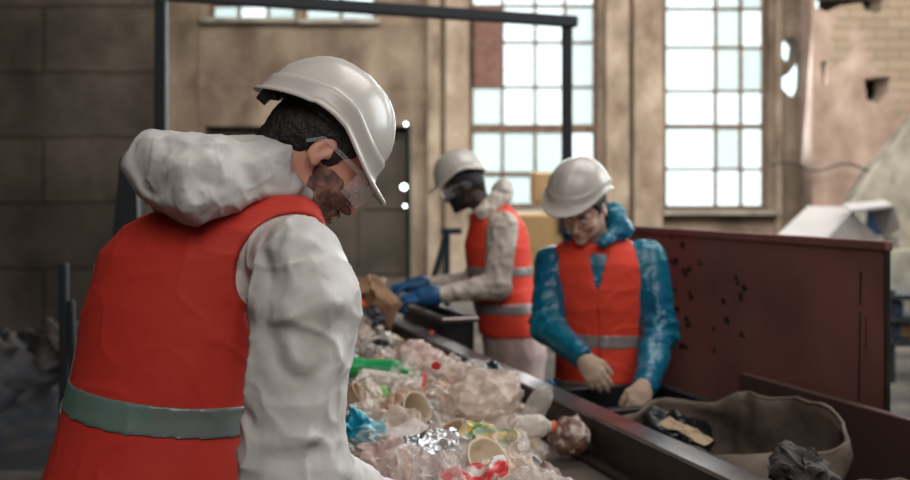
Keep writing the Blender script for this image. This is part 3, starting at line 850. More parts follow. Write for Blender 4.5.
window(1, w1, [XB(503), XB(536), XB(566)], hb((41, .05), (86, .05), (128, .16), (174, .09), (4, .05)), boards=((0, 3), (0, 4)), milky=((0, 0), (1, 1), (0, 1), (2, 1), (0, 2), (3, 2), (3, 3), (3, 4), (1, 0), (2, 0)))
window(2, w2, [XB(718.5), XB(744)], hb((7, .05), (46, .05), (90, .05), (126, .09), (169, .05)), milky=((1, 4), (1, 3), (1, 1), (2, 3), (2, 5), (1, 5)))
window(3, w0a, [XB(237), XB(266)], hb((3, .07)), milky=((0, 0), (2, 0), (0, 1)))
window(4, w0b, [XB(340)], hb((3, .07)), milky=((1, 0), (0, 0)))
# thinner bars of the right-hand half of window 2
# dark block wall on the left, nearer; right wall of plaster and brick, nearer too
YL = 11.0
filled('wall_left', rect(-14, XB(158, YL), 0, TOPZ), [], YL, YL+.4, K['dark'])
YR = 16.5
def rr(pts): return [(XB(a, YR), ZB(b, YR)) for a, b in pts]
niche = rr([(864, 78), (890, 76), (888, 92), (880, 104), (867, 100)])
gap = rr([(815, -6), (884, -6), (880, 13), (866, 11), (862, 3), (838, 6), (828, 12), (816, 8)])
slot = rr([(821, 60), (828, 60), (828, 84), (822, 84)])
filled('wall_right', [(XB(812, YR), 0), (14.5, 0), (14.5, TOPZ), (XB(812, YR), TOPZ)], [niche, gap, slot], YR, YR+.55, K['right'])
tag(MB().box(V(10.7, YR+1.9, 3.6), V(8.0, .1, 7.2)).build('wall_behind', K['dark']), kind='structure')
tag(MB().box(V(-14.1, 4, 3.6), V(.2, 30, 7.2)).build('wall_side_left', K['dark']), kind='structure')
tag(MB().box(V(14.6, 4, 3.6), V(.2, 30, 7.2)).build('wall_side_right', K['right']), kind='structure')
tag(MB().box(V(0, -7, 3.6), V(30, .2, 7.2)).build('wall_front', K['wall']), kind='structure')
tag(MB().box(V(0, 6, -.05), V(30, 26, .1)).build('floor', K['floor']), kind='structure')
tag(MB().box(V(0, 6, TOPZ+.1), V(30, 26.5, .2)).build('ceiling', K['ceil']), kind='structure')

# ------------------------------------------------------------------ steel frame (dark pipe portal) over the sorting line
K['pipe'] = mat('dark_painted_steel', (.010, .014, .018), .6)
K['steel'] = mat('worn_grey_blue_steel', (.30, .28, .29), .30, metal=.85, noise=((.20, .16, .14), 9, .4, .7), bump=(60, .2, .002))
K['darksteel'] = mat('dark_brown_steel', (.022, .016, .014), .55, metal=.3, noise=((.05, .034, .028), 7, .4, .75))
K['rust'] = mat('rust_brown_steel', (.30, .125, .10), .7, noise=((.20, .085, .07), 3.0, .35, .65), bump=(30, .2, .004))
K['teal'] = mat('dark_teal_steel', (.012, .035, .045), .45)
pf = empty('pipe_frame', (-.2, 6.3, 0), 'dark square pipe portal rising behind the helmets and crossing the windows', 'frame')
def seg(mb, a, b, w):
    a, b = np.asarray(a, float), np.asarray(b, float); d = b-a; L = np.linalg.norm(d); d = d/L; u = nrm(np.cross(d, V(0, 0, 1) if abs(d[2]) < .9 else V(0, 1, 0))); return mb.box((a+b)/2, V(w, w, L), (u, np.cross(d, u), d), .006)
p1 = W(567, 22, 6.5); p0 = W(161.5, -6, 5.7)
mb = MB(); seg(mb, V(p1[0], p1[1], 0), V(p1[0], p1[1], p1[2]+.02), .066); mb.build('post', K['pipe'], pf)
mb = MB(); seg(mb, V(p0[0], p0[1], 0), V(p0[0], p0[1], p0[2]+.02), .066)
# left post stands beyond the left shoulder of the front person
mb.build('post', K['pipe'], pf)
mb = MB(); seg(mb, p0, p1+V(.06, 0, 0), .07); mb.build('crossbar', K['pipe'], pf)

# lamps on a thin mast: three small bright work lights
K['lamp'] = mat('work_light_glow', (.9, 1, 1), .3, emit=((.85, 1, .97), 6))
mast = empty('light_mast', W(408, 300, 9.0)*V(1, 1, 0), 'thin dark mast with three small lit work lights behind the bowed helmet', 'light')
q = W(408, 120, 9.0); mb = MB(); seg(mb, V(q[0], 9.0, 0), V(q[0], 9.0, q[2]), .035); mb.build('pole', K['pipe'], mast)
for (x, y, s) in ((406, 124, .028), (404, 187, .048), (405, 206, .026)):
    s *= .6; c = W(x, y, 8.9); b = MB(); b.tube([c+V(0, .05, 0), c+V(0, .0, 0)], s*1.3, 14); h = b.build('lamp_housing', K['pipe'], mast)
    b = MB(); b.tube([c+V(0, 0, 0), c+V(0, -.012, 0)], s, 14); b.build('lamp_lens', K['lamp'], h)

# ------------------------------------------------------------------ conveyor
un = V(-.317, .948, 0); qn = V(.948, .317, 0); up = V(0, 0, 1)
def CP(q, t, z): return q*qn+t*un+z*up
T0, T1 = -.6, 5.15
conv = empty('conveyor', CP(.8, 2.5, 0), 'long sorting conveyor with steel side rails running away past the three people', 'conveyor')
K['belt'] = mat('dusty_rubber_belt', (.085, .066, .055), .75, noise=((.14, .11, .09), 6, .4, .7), bump=(50, .3, .004))
def cbox(q0, q1, t0, t1, z0, z1, bev=.004, mb=None):
    mb = mb or MB(); return mb.box(CP((q0+q1)/2, (t0+t1)/2, (z0+z1)/2), V(q1-q0, t1-t0, z1-z0), (qn, un, up), bev)
cbox(.41, 1.325, T0, T1, .690, .712, .008).build('belt', K['belt'], conv)
r1 = cbox(1.318, 1.403, T0, T1, .838, .850, .003).build('side_rail', K['steel'], conv)
cbox(1.324, 1.336, T0, T1, .62, .838, .002).build('side_wall', K['darksteel'], r1)
mb = cbox(1.336, 1.395, T0, T1, .62, .632, .002); mb.build('flange', K['darksteel'], r1)
r2 = cbox(.335, .405, T0, T1, .838, .850, .003).build('side_rail', K['steel'], conv)
cbox(.388, .400, T0, T1, .62, .838, .002).build('side_wall', K['darksteel'], r2)
cbox(1.290, 1.326, T0, T1, .712, .735, .006).build('skirt_strip', K['darksteel'], conv)
for t in (-.3, 1.2, 2.7, 4.2, 5.0):
    for q0 in (.35, 1.33):
        l = cbox(q0, q0+.06, t, t+.06, 0, .62, .004).build('leg', K['darksteel'], conv)
        cbox(q0-.03, q0+.09, t-.03, t+.09, 0, .012, .003).build('foot_plate', K['darksteel'], l)
mb = MB(); mb.tube([CP(.41, T1, .65), CP(1.32, T1, .65)], .062, 20); mb.build('end_roller', K['steel'], conv)

# ------------------------------------------------------------------ rust-brown guard panel behind the far side of the line
def PP(a, Y, z): return V(a-.334*Y, Y, z)      # vertical planes parallel to the belt
AP = 2.33
gp = empty('guard_panel', PP(AP, 3.9, 0), 'large rust-brown steel guard panel standing right of the person in blue', 'panel')
ya, yb = 3.04, 5.1
mb = MB(); a, b = PP(AP, ya, 0), PP(AP, yb, 0); d = nrm(b-a); L = np.linalg.norm(b-a); nn = V(.948, .317, 0)
mb.box((a+b)/2+V(0, 0, 1.0), V(.012, L, .70), (nn, d, up), .002); mb.build('panel_sheet', K['rust'], gp)
mb = MB(); mb.box((a+b)/2+V(0, 0, 1.345), V(.03, L+.02, .03), (nn, d, up), .004); mb.build('top_edge', K['rust'], gp)
mb = MB(); mb.box(a+V(0, 0, 1.0), V(.018, .014, .72), (nn, d, up), .004); mb.build('end_post', K['darksteel'], gp)
mb = MB(); mb.box(b+V(0, 0, .7), V(.03, .03, 1.3), (nn, d, up), .004); mb.build('end_post', K['darksteel'], gp)
for yy in (3.1, 4.0, 5.0):
    mb = MB(); mb.box(PP(AP+.02, yy, .33), V(.04, .04, .66), (nn, d, up), .004); mb.build('leg', K['darksteel'], gp)
K['ink'] = mat('faded_stencil_ink', (.018, .014, .018), .8)
# worn stencil marks and scratches on the sheet
rg = random.Random(4); zmark = [(672, 238, 3, 4), (684, 246, 5, 6), (672, 262, 8, 5), (686, 272, 7, 7), (674, 290, 6, 5), (690, 296, 6, 6), (672, 308, 9, 6), (688, 322, 6, 7), (668, 334, 14, 9), (684, 345, 12, 7), (741, 292, 9, 13), (736, 280, 5, 8), (726, 301, 7, 5), (727, 318, 5, 8), (712, 330, 4, 5), (700, 262, 4, 4), (714, 349, 3, 6), (742, 334, 4, 7)]
def on_panel(px, py, off=-.008):
    k = (px-455)/FX; Y = (AP+off)/(k+.334); return W(px, py, Y)
st = MB()
for (x, y, w, h) in zmark:
    for j in range(3):
        x2, y2 = x+rg.uniform(-w, w)*.5, y+rg.uniform(-h, h)*.5; ww, hh = w*rg.uniform(.2, .42), h*rg.uniform(.3, .6)
        pts = [on_panel(x2+ww*math.cos(t)*rg.uniform(.6, 1.2), y2+hh*math.sin(t)*rg.uniform(.6, 1.2)) for t in np.linspace(0, 2*math.pi, 9)[:-1]]
        st.add(pts, [tuple(range(8))])
    st.build('stencil_mark', K['ink'], gp); st = MB()
sl = MB()
for x0, y0, x1, y1, w in ((861, 272, 860, 305, .8), (860, 312, 859, 400, .7), (866, 316, 866, 352, .4)):
    sl.add([on_panel(x0-w, y0), on_panel(x0+w, y0), on_panel(x1+w, y1), on_panel(x1-w, y1)], [(0, 1, 2, 3)])
sl.build('slot_mark', K['ink'], gp)

K['board2'] = mat('dark_brown_board', (.085, .045, .038), .7)
# lower dark board in front of the panel's foot, running on to the right
bd = MB(); a, b = W(960, 440, 2.65), W(742, 392, 3.55)
d = nrm((b-a)*V(1, 1, 0)); L = np.linalg.norm((b-a)[:2]); nn2 = V(-d[1], d[0], 0)
zt = CAMZ+(HZ-412)*.0029
bd.box(V((a[0]+b[0])/2, (a[1]+b[1])/2, (zt)/2), V(L, .03, zt), (d, nn2, up), .003)
tag(bd.build('side_board', K['board2']), 'low dark brown steel board along the foot of the guard panel', 'board')

# ------------------------------------------------------------------ black bins and open sacks behind the rail
K['binblack'] = mat('black_bin_plastic', (.010, .011, .014), .5)
K['sack'] = mat('dirty_woven_sack', (.105, .078, .060), .88, noise=((.20, .155, .12), 12, .35, .75), bump=(180, .6, .004))
K['sackdark'] = mat('dark_grey_sack', (.045, .04, .038), .85, noise=((.09, .075, .065), 10, .4, .7), bump=(160, .6, .004))
def bin_(q0, q1, t0, t1, z1, label):
    r = empty('sorting_bin', CP((q0+q1)/2, (t0+t1)/2, 0), label, 'bin', 'black bins behind the rail')
    w = .02
    for nm, a in (('bin_wall', (q0, q0+w, t0, t1)), ('bin_wall', (q1-w, q1, t0, t1)), ('bin_wall', (q0+w, q1-w, t0, t0+w)), ('bin_wall', (q0+w, q1-w, t1-w, t1))):
        cbox(*a, .02, z1, .003).build(nm, K['binblack'], r)
    cbox(q0, q1, t0, t1, 0, .02).build('bin_bottom', K['binblack'], r)
    mb = MB(); w2 = .018
    for a in ((q0-w2, q0+w, t0-w2, t1+w2), (q1-w, q1+w2, t0-w2, t1+w2), (q0, q1, t0-w2, t0+w), (q0, q1, t1-w, t1+w2)): cbox(*a, z1-.012, z1+.012, .004, mb)
    mb.build('bin_rim', K['steel'] if 'far' in label else K['binblack'], r)
bin_(1.44, 1.95, 3.02, 3.40, .77, 'open black bin under the hands of the person in blue')
bin_(1.47, 1.62, 4.55, 5.30, .90, 'black bin at the far end, in front of the cream-sleeved person')
def sack(name, ctr, half, ztop, label, m, seed, rimdrop, h0=.0, wobble=.03):
    """open big sack: a soft squarish bag with a sagging rolled rim, inside visible"""
    r = empty(name, CP(ctr[0], ctr[1], h0), label, 'sack', 'open sacks behind the rail')
    nA, nz = 72, 26; rg2 = np.random.default_rng(seed)
    def wallpt(i, j, inner=0):
        a = 2*math.pi*i/nA; ca, sa = math.cos(a), math.sin(a); ex = .55
        x = half[0]*np.sign(ca)*abs(ca)**ex; y = half[1]*np.sign(sa)*abs(sa)**ex
        k = j/nz; z = h0+(ztop-h0+rimdrop(a))*k
        sc_ = 1-inner+.04*math.sin(k*3.1)-(.03 if k > .93 else 0)
        return x*sc_, y*sc_, z
    pts = []
    for inner in (0, .035):
        for j in range(nz+1):
            for i in range(nA): pts.append(wallpt(i, j, inner))
    P = np.array(pts); nv = (nz+1)*nA
    disp = wobble*(vnoise(P, 5, seed)+.5*ridge(P, 8, seed+2)+.3*vnoise(P, 18, seed+4)); ang = np.arctan2(P[:, 1], P[:, 0])
    kz = np.clip((P[:, 2]-h0)/(ztop-h0), 0, 1)
    P[:, 0] += disp*np.cos(ang)*kz; P[:, 1] += disp*np.sin(ang)*kz; P[:, 2] += kz*wobble*.9*vnoise(P, 7, seed+8)
    Wp = np.array([CP(ctr[0]+p[0], ctr[1]+p[1], p[2]) for p in P])
    f = []
    for s in (0, 1):
        for j in range(nz):
            for i in range(nA):
                a, b = s*nv+j*nA+i, s*nv+j*nA+(i+1) % nA; q4 = (a, b, b+nA, a+nA); f.append(q4 if s == 0 else q4[::-1])
    for i in range(nA):
        a, b = nz*nA+i, nz*nA+(i+1) % nA; f.append((a, b, b+nv, a+nv))
    f.append(tuple(range(nA))[::-1]); f.append(tuple(range(nv+nA*6, nv+nA*7)))
    link('sack_wall', Wp, f, m, r)
    mb = MB(); rim = [Wp[nz*nA+i]*.5+Wp[nv+nz*nA+i]*.5+V(0, 0, -.004) for i in range(nA)]
    for i in range(0, nA): pass
    mb.tube(rim+[rim[0]], .006, 8, close=False); mb.build('rolled_rim', m, r, smooth=True)
    return r
sack('open_sack', (1.73, 2.60), (.225, .33), .79, 'open brown woven sack with a sagging rim, beside the shiny rail', K['sack'], 3, lambda a: .03*math.sin(a+.6)+.05*max(0, math.cos(a)), wobble=.055)
sack('open_sack', (1.77, 1.88), (.25, .34), .73, 'second brown sack at the lower right corner, before the dark board', K['sack'], 8, lambda a: .03*math.sin(a*2), wobble=.055)
# cardboard scrap on the sack's edge
K['card'] = mat('torn_cardboard', (.42, .31, .20), .85, bump=(60, .4, .003))
# ================================================================== waste on the belt
F = {}
F['clear'] = film('clear_plastic_film', (.86, .80, .75), .22, .12)
F['milk'] = film('milky_plastic_film', (.78, .72, .65), .55, .28)
F['haze'] = film('hazy_beige_film', (.78, .64, .54), .36, .16)
F['peach'] = film('peach_film', (.68, .44, .30), .42, .2)
F['bluish'] = film('pale_blue_film', (.34, .52, .60), .38, .15)
F['pink'] = film('pinkish_film', (.74, .55, .50), .40, .2)
F['white'] = mat('white_plastic', (.62, .59, .55), .4, bump=(40, .3, .003))
F['paper'] = mat('crumpled_paper', (.56, .50, .42), .8, bump=(50, .4, .004))
F['tan'] = mat('tan_plastic_cup', (.52, .36, .24), .45)
F['cream'] = mat('cream_pulp', (.60, .50, .37), .7, bump=(60, .3, .003))
F['green'] = mat('green_plastic', (.015, .36, .10), .28, noise=((.01, .26, .08), 9, .4, .7))
F['lime'] = film('lime_green_film', (.20, .42, .10), .75, .3)
F['cyan'] = mat('turquoise_plastic_bag', (.01, .30, .42), .3, noise=((.35, .60, .66), 22, .52, .62), bump=(50, .5, .004))
F['blue'] = mat('blue_cap_plastic', (.01, .10, .38), .35)
F['red'] = mat('red_plastic', (.60, .03, .03), .35)
F['orange'] = mat('orange_cap_plastic', (.85, .12, .03), .35)
F['foil'] = mat('silver_foil', (.62, .66, .70), .22, metal=.9, bump=(40, .8, .006))
F['black'] = mat('black_scrap', (.012, .012, .015), .4)
F['can'] = mat('dark_blue_can', (.02, .05, .09), .3, metal=.5, noise=((.45, .6, .68), 30, .52, .58))
F['brownish'] = mat('brown_streaked_label', (.16, .085, .065), .35, noise=((.56, .47, .41), 22, .50, .58))
F['card'] = mat('corrugated_cardboard', (.34, .20, .11), .85, noise=((.24, .13, .07), 9, .4, .7), bump=(40, .3, .003))
F['greenyel'] = mat('green_yellow_printed_wrapper', (.02, .26, .10), .35, noise=((.70, .48, .08), 17, .5, .56))
F['redprint'] = mat('red_white_printed_wrapper', (.60, .56, .52), .35, noise=((.60, .04, .04), 20, .48, .54))
F['pulpmix'] = None

def rotm(rx, ry, rz): return np.array(Matrix.Rotation(rz, 3, 'Z') @ Matrix.Rotation(ry, 3, 'Y') @ Matrix.Rotation(rx, 3, 'X'))
ICO = {}
def ico(n):
    if n not in ICO:
        bm = bmesh.new(); bmesh.ops.create_icosphere(bm, subdivisions=n, radius=1); bm.verts.ensure_lookup_table()
        ICO[n] = (np.array([v.co[:] for v in bm.verts]), [tuple(v.index for v in f.verts) for f in bm.faces]); bm.free()
    return ICO[n]
def crumple(v, size, amp, seed, sc_=1.0):
    """push points in and out into sharp folds; v in metres"""
    r = np.linalg.norm(v, axis=1)[:, None]+1e-6; n_ = v/r; k = sc_/size
    a = .9*ridge(v, 1.6*k, seed)+.6*ridge(v, 3.5*k, seed+1)+.7*np.abs(vnoise(v, 2.2*k, seed+2))-.3+.25*ridge(v, 8*k, seed+5)
    w_ = np.stack([vnoise(v, 2.4*k, seed+10+i) for i in range(3)], 1)
    return v+n_*(a*amp*size)[:, None]+w_*amp*size*.7
def bag_mesh(size, seed, flat=.6, amp=.30, n=5):
    v, f = ico(n); g = np.random.default_rng(seed); v = v*size*np.array([1, .75+.3*g.random(), flat]); v = crumple(v, size, amp, seed); return v, f
def lathe(prof, n=28):
    v = []; f = []
    for z, r in prof: v += [(r*math.cos(2*math.pi*i/n), r*math.sin(2*math.pi*i/n), z) for i in range(n)]
    for j in range(len(prof)-1):
        for i in range(n): a, b = j*n+i, j*n+(i+1) % n; f.append((a, b, b+n, a+n))
    return np.array(v), f
def dent(v, seed, amp, size): return v+np.stack([vnoise(v, 1.6/size, seed+i) for i in range(3)], 1)*amp+(v*np.array([1, 1, .2])/ (np.linalg.norm(v[:, :2], axis=1)[:, None]+.01))*(ridge(v, 2.6/size, seed+4)*amp*.7)[:, None]
def smoothing(o, deg=None):
    if deg: autosmooth(o, deg)
    return o
def bottle(name, pos, rot, L, r, m, capm, label, cat='bottle', group=None, crush=.004, seed=1, band=None):
    R3 = rotm(*rot); c0 = V(0, 0, L*.45)
    prof = [(0, .001), (0, r*.80), (.006, r*.97)]
    for k in range(1, 15): z = .012+(L*.66-.012)*k/14; prof.append((z, r*(1-.035*(k % 2))))
    prof += [(L*.74, r*.93), (L*.82, r*.68), (L*.88, r*.42), (L*.91, .0135), (L*.955, .0125)]
    v, f = lathe(prof); v = dent(v, seed, crush, r*2)
    o = link(name, (v-c0)@R3.T+pos, f, m, None, origin=pos); tag(o, label, cat, group)
    if band:
        pb = [(L*a, r*(1.015+.0*a)+.0006) for a in np.linspace(.30, .56, 9)]; bv, bf = lathe(pb); bv = dent(bv, seed, crush, r*2)
        link('label_band', (bv-c0)@R3.T+pos, bf, band, o)
    if capm:
        cv, cf = lathe([(L*.945, .001), (L*.945, .0155), (L*.96, .016), (L*1.0, .0155), (L*1.003, .012), (L*1.004, .001)], 20)
        link('bottle_cap', (cv-c0)@R3.T+pos, cf, capm, o)
    return o
def bag(name, pos, rot, size, flat, amp, m, label, cat='bag', group=None, seed=1, n=5):
    v, f = bag_mesh(size, seed, flat, amp, n); o = link(name, v@rotm(*rot).T+pos, f, m, None, origin=pos, smooth=True); autosmooth(o, 50); return tag(o, label, cat, group)
def cup(name, pos, rot, h, r0, r1, m, label, cat='cup', group=None, seed=1, crush=.003, lip=True):
    prof = [(0, .001), (0, r0*.95), (.004, r0)]+[(h*k/8, r0+(r1-r0)*k/8) for k in range(1, 9)]
    if lip: prof += [(h+.001, r1+.003), (h-.002, r1+.0035), (h-.003, r1)]
    v, f = lathe(prof, 32); v = dent(v, seed, crush, r1*2); o = link(name, (v-V(0, 0, h/2))@rotm(*rot).T+pos, f, m, None, origin=pos)
    s = o.modifiers.new('t', 'SOLIDIFY'); s.thickness = .0012
    return tag(o, label, cat, group)
def sheet(name, pos, rot, a, b, amp, m, label, cat='wrapper', group=None, seed=1, n=26, curl=0.0):
    g = np.linspace(-1, 1, n); X, Y = np.meshgrid(g*a, g*b, indexing='ij'); v = np.stack([X.ravel(), Y.ravel(), np.zeros(n*n)], 1); s = max(a, b)
    v[:, 2] += amp*s*(ridge(v, 1.4/s, seed)+.6*ridge(v, 3.2/s, seed+1)+.9*vnoise(v, 1.1/s, seed+2))+curl*(v[:, 0]**2)/a
    v[:, 0] += .25*amp*s*vnoise(v, 2/s, seed+5)*2; v[:, 1] += .25*amp*s*vnoise(v, 2/s, seed+6)*2
    f = [(i*n+j, (i+1)*n+j, (i+1)*n+j+1, i*n+j+1) for i in range(n-1) for j in range(n-1)]
    o = link(name, v@rotm(*rot).T+pos, f, m, None, origin=pos); md = o.modifiers.new('t', 'SOLIDIFY'); md.thickness = .0012
    autosmooth(o, 32); return tag(o, label, cat, group)
def carton(name, pos, rot, dims, m, label, cat='carton', group=None, seed=1, crush=.006):
    bm = bmesh.new(); bmesh.ops.create_cube(bm, size=1); bmesh.ops.subdivide_edges(bm, edges=bm.edges, cuts=7, use_grid_fill=True)
    v = np.array([p.co[:] for p in bm.verts])*np.array(dims); bm.verts.ensure_lookup_table(); f = [tuple(p.index for p in q.verts) for q in bm.faces]; bm.free()
    s = max(dims); v = v+np.stack([vnoise(v, 2.2/s, seed+i)+.5*ridge(v, 3.5/s, seed+4+i) for i in range(3)], 1)*crush
    o = link(name, v@rotm(*rot).T+pos, f, m, None, origin=pos); autosmooth(o, 35); return tag(o, label, cat, group)

def heapz(q, t):
    """height of the heap's top over the belt"""
    x = (q-.83)/.47; e = max(0, 1-abs(x)**3.0)
    far = min(1, max(0, (5.2-t)/.5)); near = min(1, max(0, (t+.5)/.5))
    qb = 1.14+.20*min(1, max(0, (t-2.62)/.3)); right = min(1, max(0, (qb-q)/.12))
    return .712+.135*e**.7*far*near*right+.012*math.sin(t*3.1+q*4)
# the body of the heap: countless small scraps
K['scraps'] = bpy.data.materials.new('mixed_scraps'); m_ = K['scraps']; m_.use_nodes = True
N_ = m_.node_tree.nodes; L_ = m_.node_tree.links; tc_ = N_.new('ShaderNodeTexCoord'); vo_ = N_.new('ShaderNodeTexVoronoi'); vo_.inputs['Scale'].default_value = 17; vo_.inputs['Randomness'].default_value = 1
nz_ = N_.new('ShaderNodeTexNoise'); nz_.inputs['Scale'].default_value = 12; ad_ = N_.new('ShaderNodeVectorMath'); ad_.operation = 'MULTIPLY_ADD'; ad_.inputs[1].default_value = (.12,)*3
L_.new(tc_.outputs['Object'], nz_.inputs['Vector']); L_.new(nz_.outputs['Color'], ad_.inputs[0]); L_.new(tc_.outputs['Object'], ad_.inputs[2]); L_.new(ad_.outputs[0], vo_.inputs['Vector'])
sp_ = N_.new('ShaderNodeSeparateColor'); L_.new(vo_.outputs['Color'], sp_.inputs[0]); rp_ = N_.new('ShaderNodeValToRGB'); rp_.color_ramp.interpolation = 'CONSTANT'
el_ = rp_.color_ramp.elements; cols_ = [(0, (.34, .27, .22)), (.14, (.50, .42, .36)), (.30, (.22, .16, .13)), (.40, (.58, .52, .46)), (.58, (.40, .29, .24)), (.70, (.05, .045, .045)), (.76, (.52, .40, .30)), (.88, (.56, .55, .52)), (.95, (.10, .22, .20)), (.98, (.42, .10, .08))]
el_[0].position = 0; el_[0].color = (*cols_[0][1], 1); el_[1].position = cols_[1][0]; el_[1].color = (*cols_[1][1], 1)
for p_, c_ in cols_[2:]: e_ = el_.new(p_); e_.color = (*c_, 1)
L_.new(sp_.outputs[0], rp_.inputs['Fac']); L_.new(rp_.outputs['Color'], N_['Principled BSDF'].inputs['Base Color']); N_['Principled BSDF'].inputs['Roughness'].default_value = .35
nq, nt_ = 70, 380; vv = []; 
for i in range(nt_):
    for j in range(nq):
        q, t = .415+.86*j/(nq-1), -.5+5.6*i/(nt_-1); vv.append((q, t, heapz(q, t)-.028))
vv = np.array(vv); Pm = np.stack([vv[:, 0], vv[:, 1], np.zeros(len(vv))], 1)
edge = np.clip(np.minimum(vv[:, 0]-.415, 1.27-vv[:, 0])/.06, 0, 1)
vv[:, 2] += (.030*ridge(Pm, 9, 3)+.022*ridge(Pm, 19, 5)+.02*np.abs(vnoise(Pm, 14, 8))+.01*ridge(Pm, 40, 12))*edge; vv[:, 2] = np.maximum(vv[:, 2], .7135); vv[np.array([heapz(a, b) < .735 for a, b, _ in vv]), 2] = .704
ff = [(i*nq+j, i*nq+j+1, (i+1)*nq+j+1, (i+1)*nq+j) for i in range(nt_-1) for j in range(nq-1)]
o = link('waste_heap', np.array([CP(*p) for p in vv]), ff, K['scraps'], None); autosmooth(o, 30)
tag(o, 'bed of mixed small plastic and paper scraps covering the conveyor belt', 'waste', kind='stuff')

placed = []
def at(px, py, lift=.03):
    """point of the heap surface seen at a pixel"""
    z = .86
    for _ in range(30):
        Y = (CAMZ-z)*FX/(py-HZ); X = (px-455)*Y/FX; q = X*.948+Y*.317; t = -.317*X+.948*Y; z = z*.5+.5*(heapz(min(max(q, .4), 1.28), t)+lift)
    placed.append((q, t)); return W(px, py, Y)
R_ = random.Random(21)
rr3 = lambda: (R_.uniform(-3, 3), R_.uniform(-3, 3), R_.uniform(-3, 3))
HP = 1.57
bottle('plastic_bottle', at(376, 369, .05), (0, HP+.08, -.12), .26, .036, F['green'], F['green'], 'bright green plastic bottle lying beside the white sleeve', crush=.004, seed=3)
carton('plastic_tray', at(392, 381, .045), (.25, .12, -.15), (.22, .075, .022), F['milk'], 'long milky plastic tray just below the green bottle', 'tray', seed=4)
bag('plastic_bag', at(360, 432, .07), (.2, .3, .5), .072, .55, .34, F['cyan'], 'crumpled turquoise plastic bag beside the white sleeve', seed=5)
bag('plastic_bag', at(486, 394, .075), (.1, -.2, .3), .104, .62, .17, F['haze'], 'large hazy clear bag, the biggest near the rail', seed=6)
bag('plastic_bag', W(497, 384, 3.42), (.3, .2, .3), .075, .7, .2, F['milk'], 'milky bag propping up the dented dark can', seed=61)
bag('plastic_bag', at(520, 395, .03), (.3, .2, 1.3), .058, .5, .28, F['milk'], 'cream milky bag between the large hazy bag and the blue-capped bottle', seed=7)
bottle('plastic_bottle', W(537, 406, 3.05), (0, .62, .35), .16, .034, F['clear'], F['blue'], 'clear bottle with a blue cap lying against the far rail', crush=.004, seed=8)
bottle('plastic_bottle', at(523, 427, .055), (0, HP-.05, -.10), .17, .034, F['milk'], F['orange'], 'milky bottle with an orange cap pointing at the rail', crush=.006, seed=9)
bag('crushed_bottle', CP(1.255, 2.69, .79), (.3, .2, .4), .058, 1.0, .14, F['brownish'], 'crushed brown and white bottle standing alone on the bare belt', 'bottle', seed=10)
bottle('plastic_bottle', at(430, 350, .05), (-.5, .3, .4), .17, .030, F['clear'], F['red'], 'clear bottle with a red cap sticking up near the far end', crush=.004, seed=11)
carton('drink_can', W(497, 373, 3.42), (.4, .5, .7), (.075, .050, .045), F['can'], 'dented dark blue and white can behind the large hazy bag', 'can', seed=12, crush=.010)
sheet('foil_wrapper', at(432, 441, .07), (.35, .1, .2), .066, .042, .20, F['foil'], 'crinkled silver foil wrapper in front of the tan bowl', seed=13)
sheet('printed_wrapper', at(487, 434, .065), (.35, .2, -.4), .072, .045, .16, F['greenyel'], 'green and yellow printed wrapper beside the tan bowls', seed=14)
cup('plastic_bowl', at(456, 437, .05), (.75, -.35, .3), .030, .026, .040, F['tan'], 'small tan bowl tilted open beside the green and yellow wrapper', 'bowl', seed=15, crush=.008)
cup('plastic_bowl', at(486, 463, .045), (.6, .55, 0), .034, .034, .050, F['cream'], 'larger cream bowl lying tilted near the bottom of the picture', 'bowl', seed=16, crush=.010)
sheet('printed_wrapper', at(474, 474, .06), (.4, -.1, .2), .070, .030, .22, F['redprint'], 'red and white printed wrapper below the cream bowl', seed=17)
bag('plastic_bag', at(388, 462, .04), (.1, .1, .3), .082, .45, .28, F['pink'], 'pinkish clear bag nearest the front sleeve cuff', seed=18)
carton('paper_carton', at(375, 330, .03), (.2, .3, .5), (.12, .07, .05), F['paper'], 'crushed cream paper carton at the far left of the heap', seed=19, crush=.016)
carton('paper_carton', at(394, 340, .05), (.5, .3, 1.2), (.10, .06, .04), F['cream'], 'crumpled tan carton in front of the brown cardboard scraps', seed=20, crush=.018)
bag('black_bag', at(382, 347, .03), (.2, .2, .3), .058, .5, .3, F['black'], 'small black bag between the cartons and the green bottle', seed=21)
bag('plastic_bag', at(378, 396, .04), (.3, .3, .3), .052, .5, .3, F['lime'], 'lime green film bag under the milky tray', seed=22)
bag('plastic_bag', at(418, 360, .055), (.3, .1, .8), .100, .55, .28, F['pink'], 'rosy clear bag behind the green bottle', seed=23)
bag('plastic_bag', at(450, 372, .045), (.2, .1, .2), .080, .5, .30, F['haze'], 'beige clear bag left of the large hazy bag', seed=24)
cup('plastic_cup', at(409, 412, .05), (1.1, .3, .5), .085, .028, .042, F['cream'], 'cream cup lying on its side above the foil wrapper', seed=25, crush=.006)
bottle('plastic_bottle', at(404, 437, .055), (0, HP, 1.0), .19, .033, F['clear'], None, 'clear bottle without cap beside the foil wrapper', crush=.008, seed=26)
bag('plastic_bag', at(445, 405, .035), (.1, .4, .8), .070, .5, .30, F['haze'], 'crinkled clear bag in the middle of the heap above the tan bowl', seed=27)
sheet('paper_scrap', at(392, 357, .06), (.3, .4, .3), .045, .022, .2, F['white'], 'small white scrap just behind the green bottle', 'paper', seed=28)
bag('plastic_bag', at(508, 448, .03), (.2, .2, .8), .072, .45, .30, F['clear'], 'clear crinkled bag in front of the crushed brown bottle', seed=29)
bag('plastic_bag', at(519, 468, .02), (.2, .5, .1), .055, .45, .3, F['haze'], 'hazy bag at the heap edge on the bare belt', seed=30)
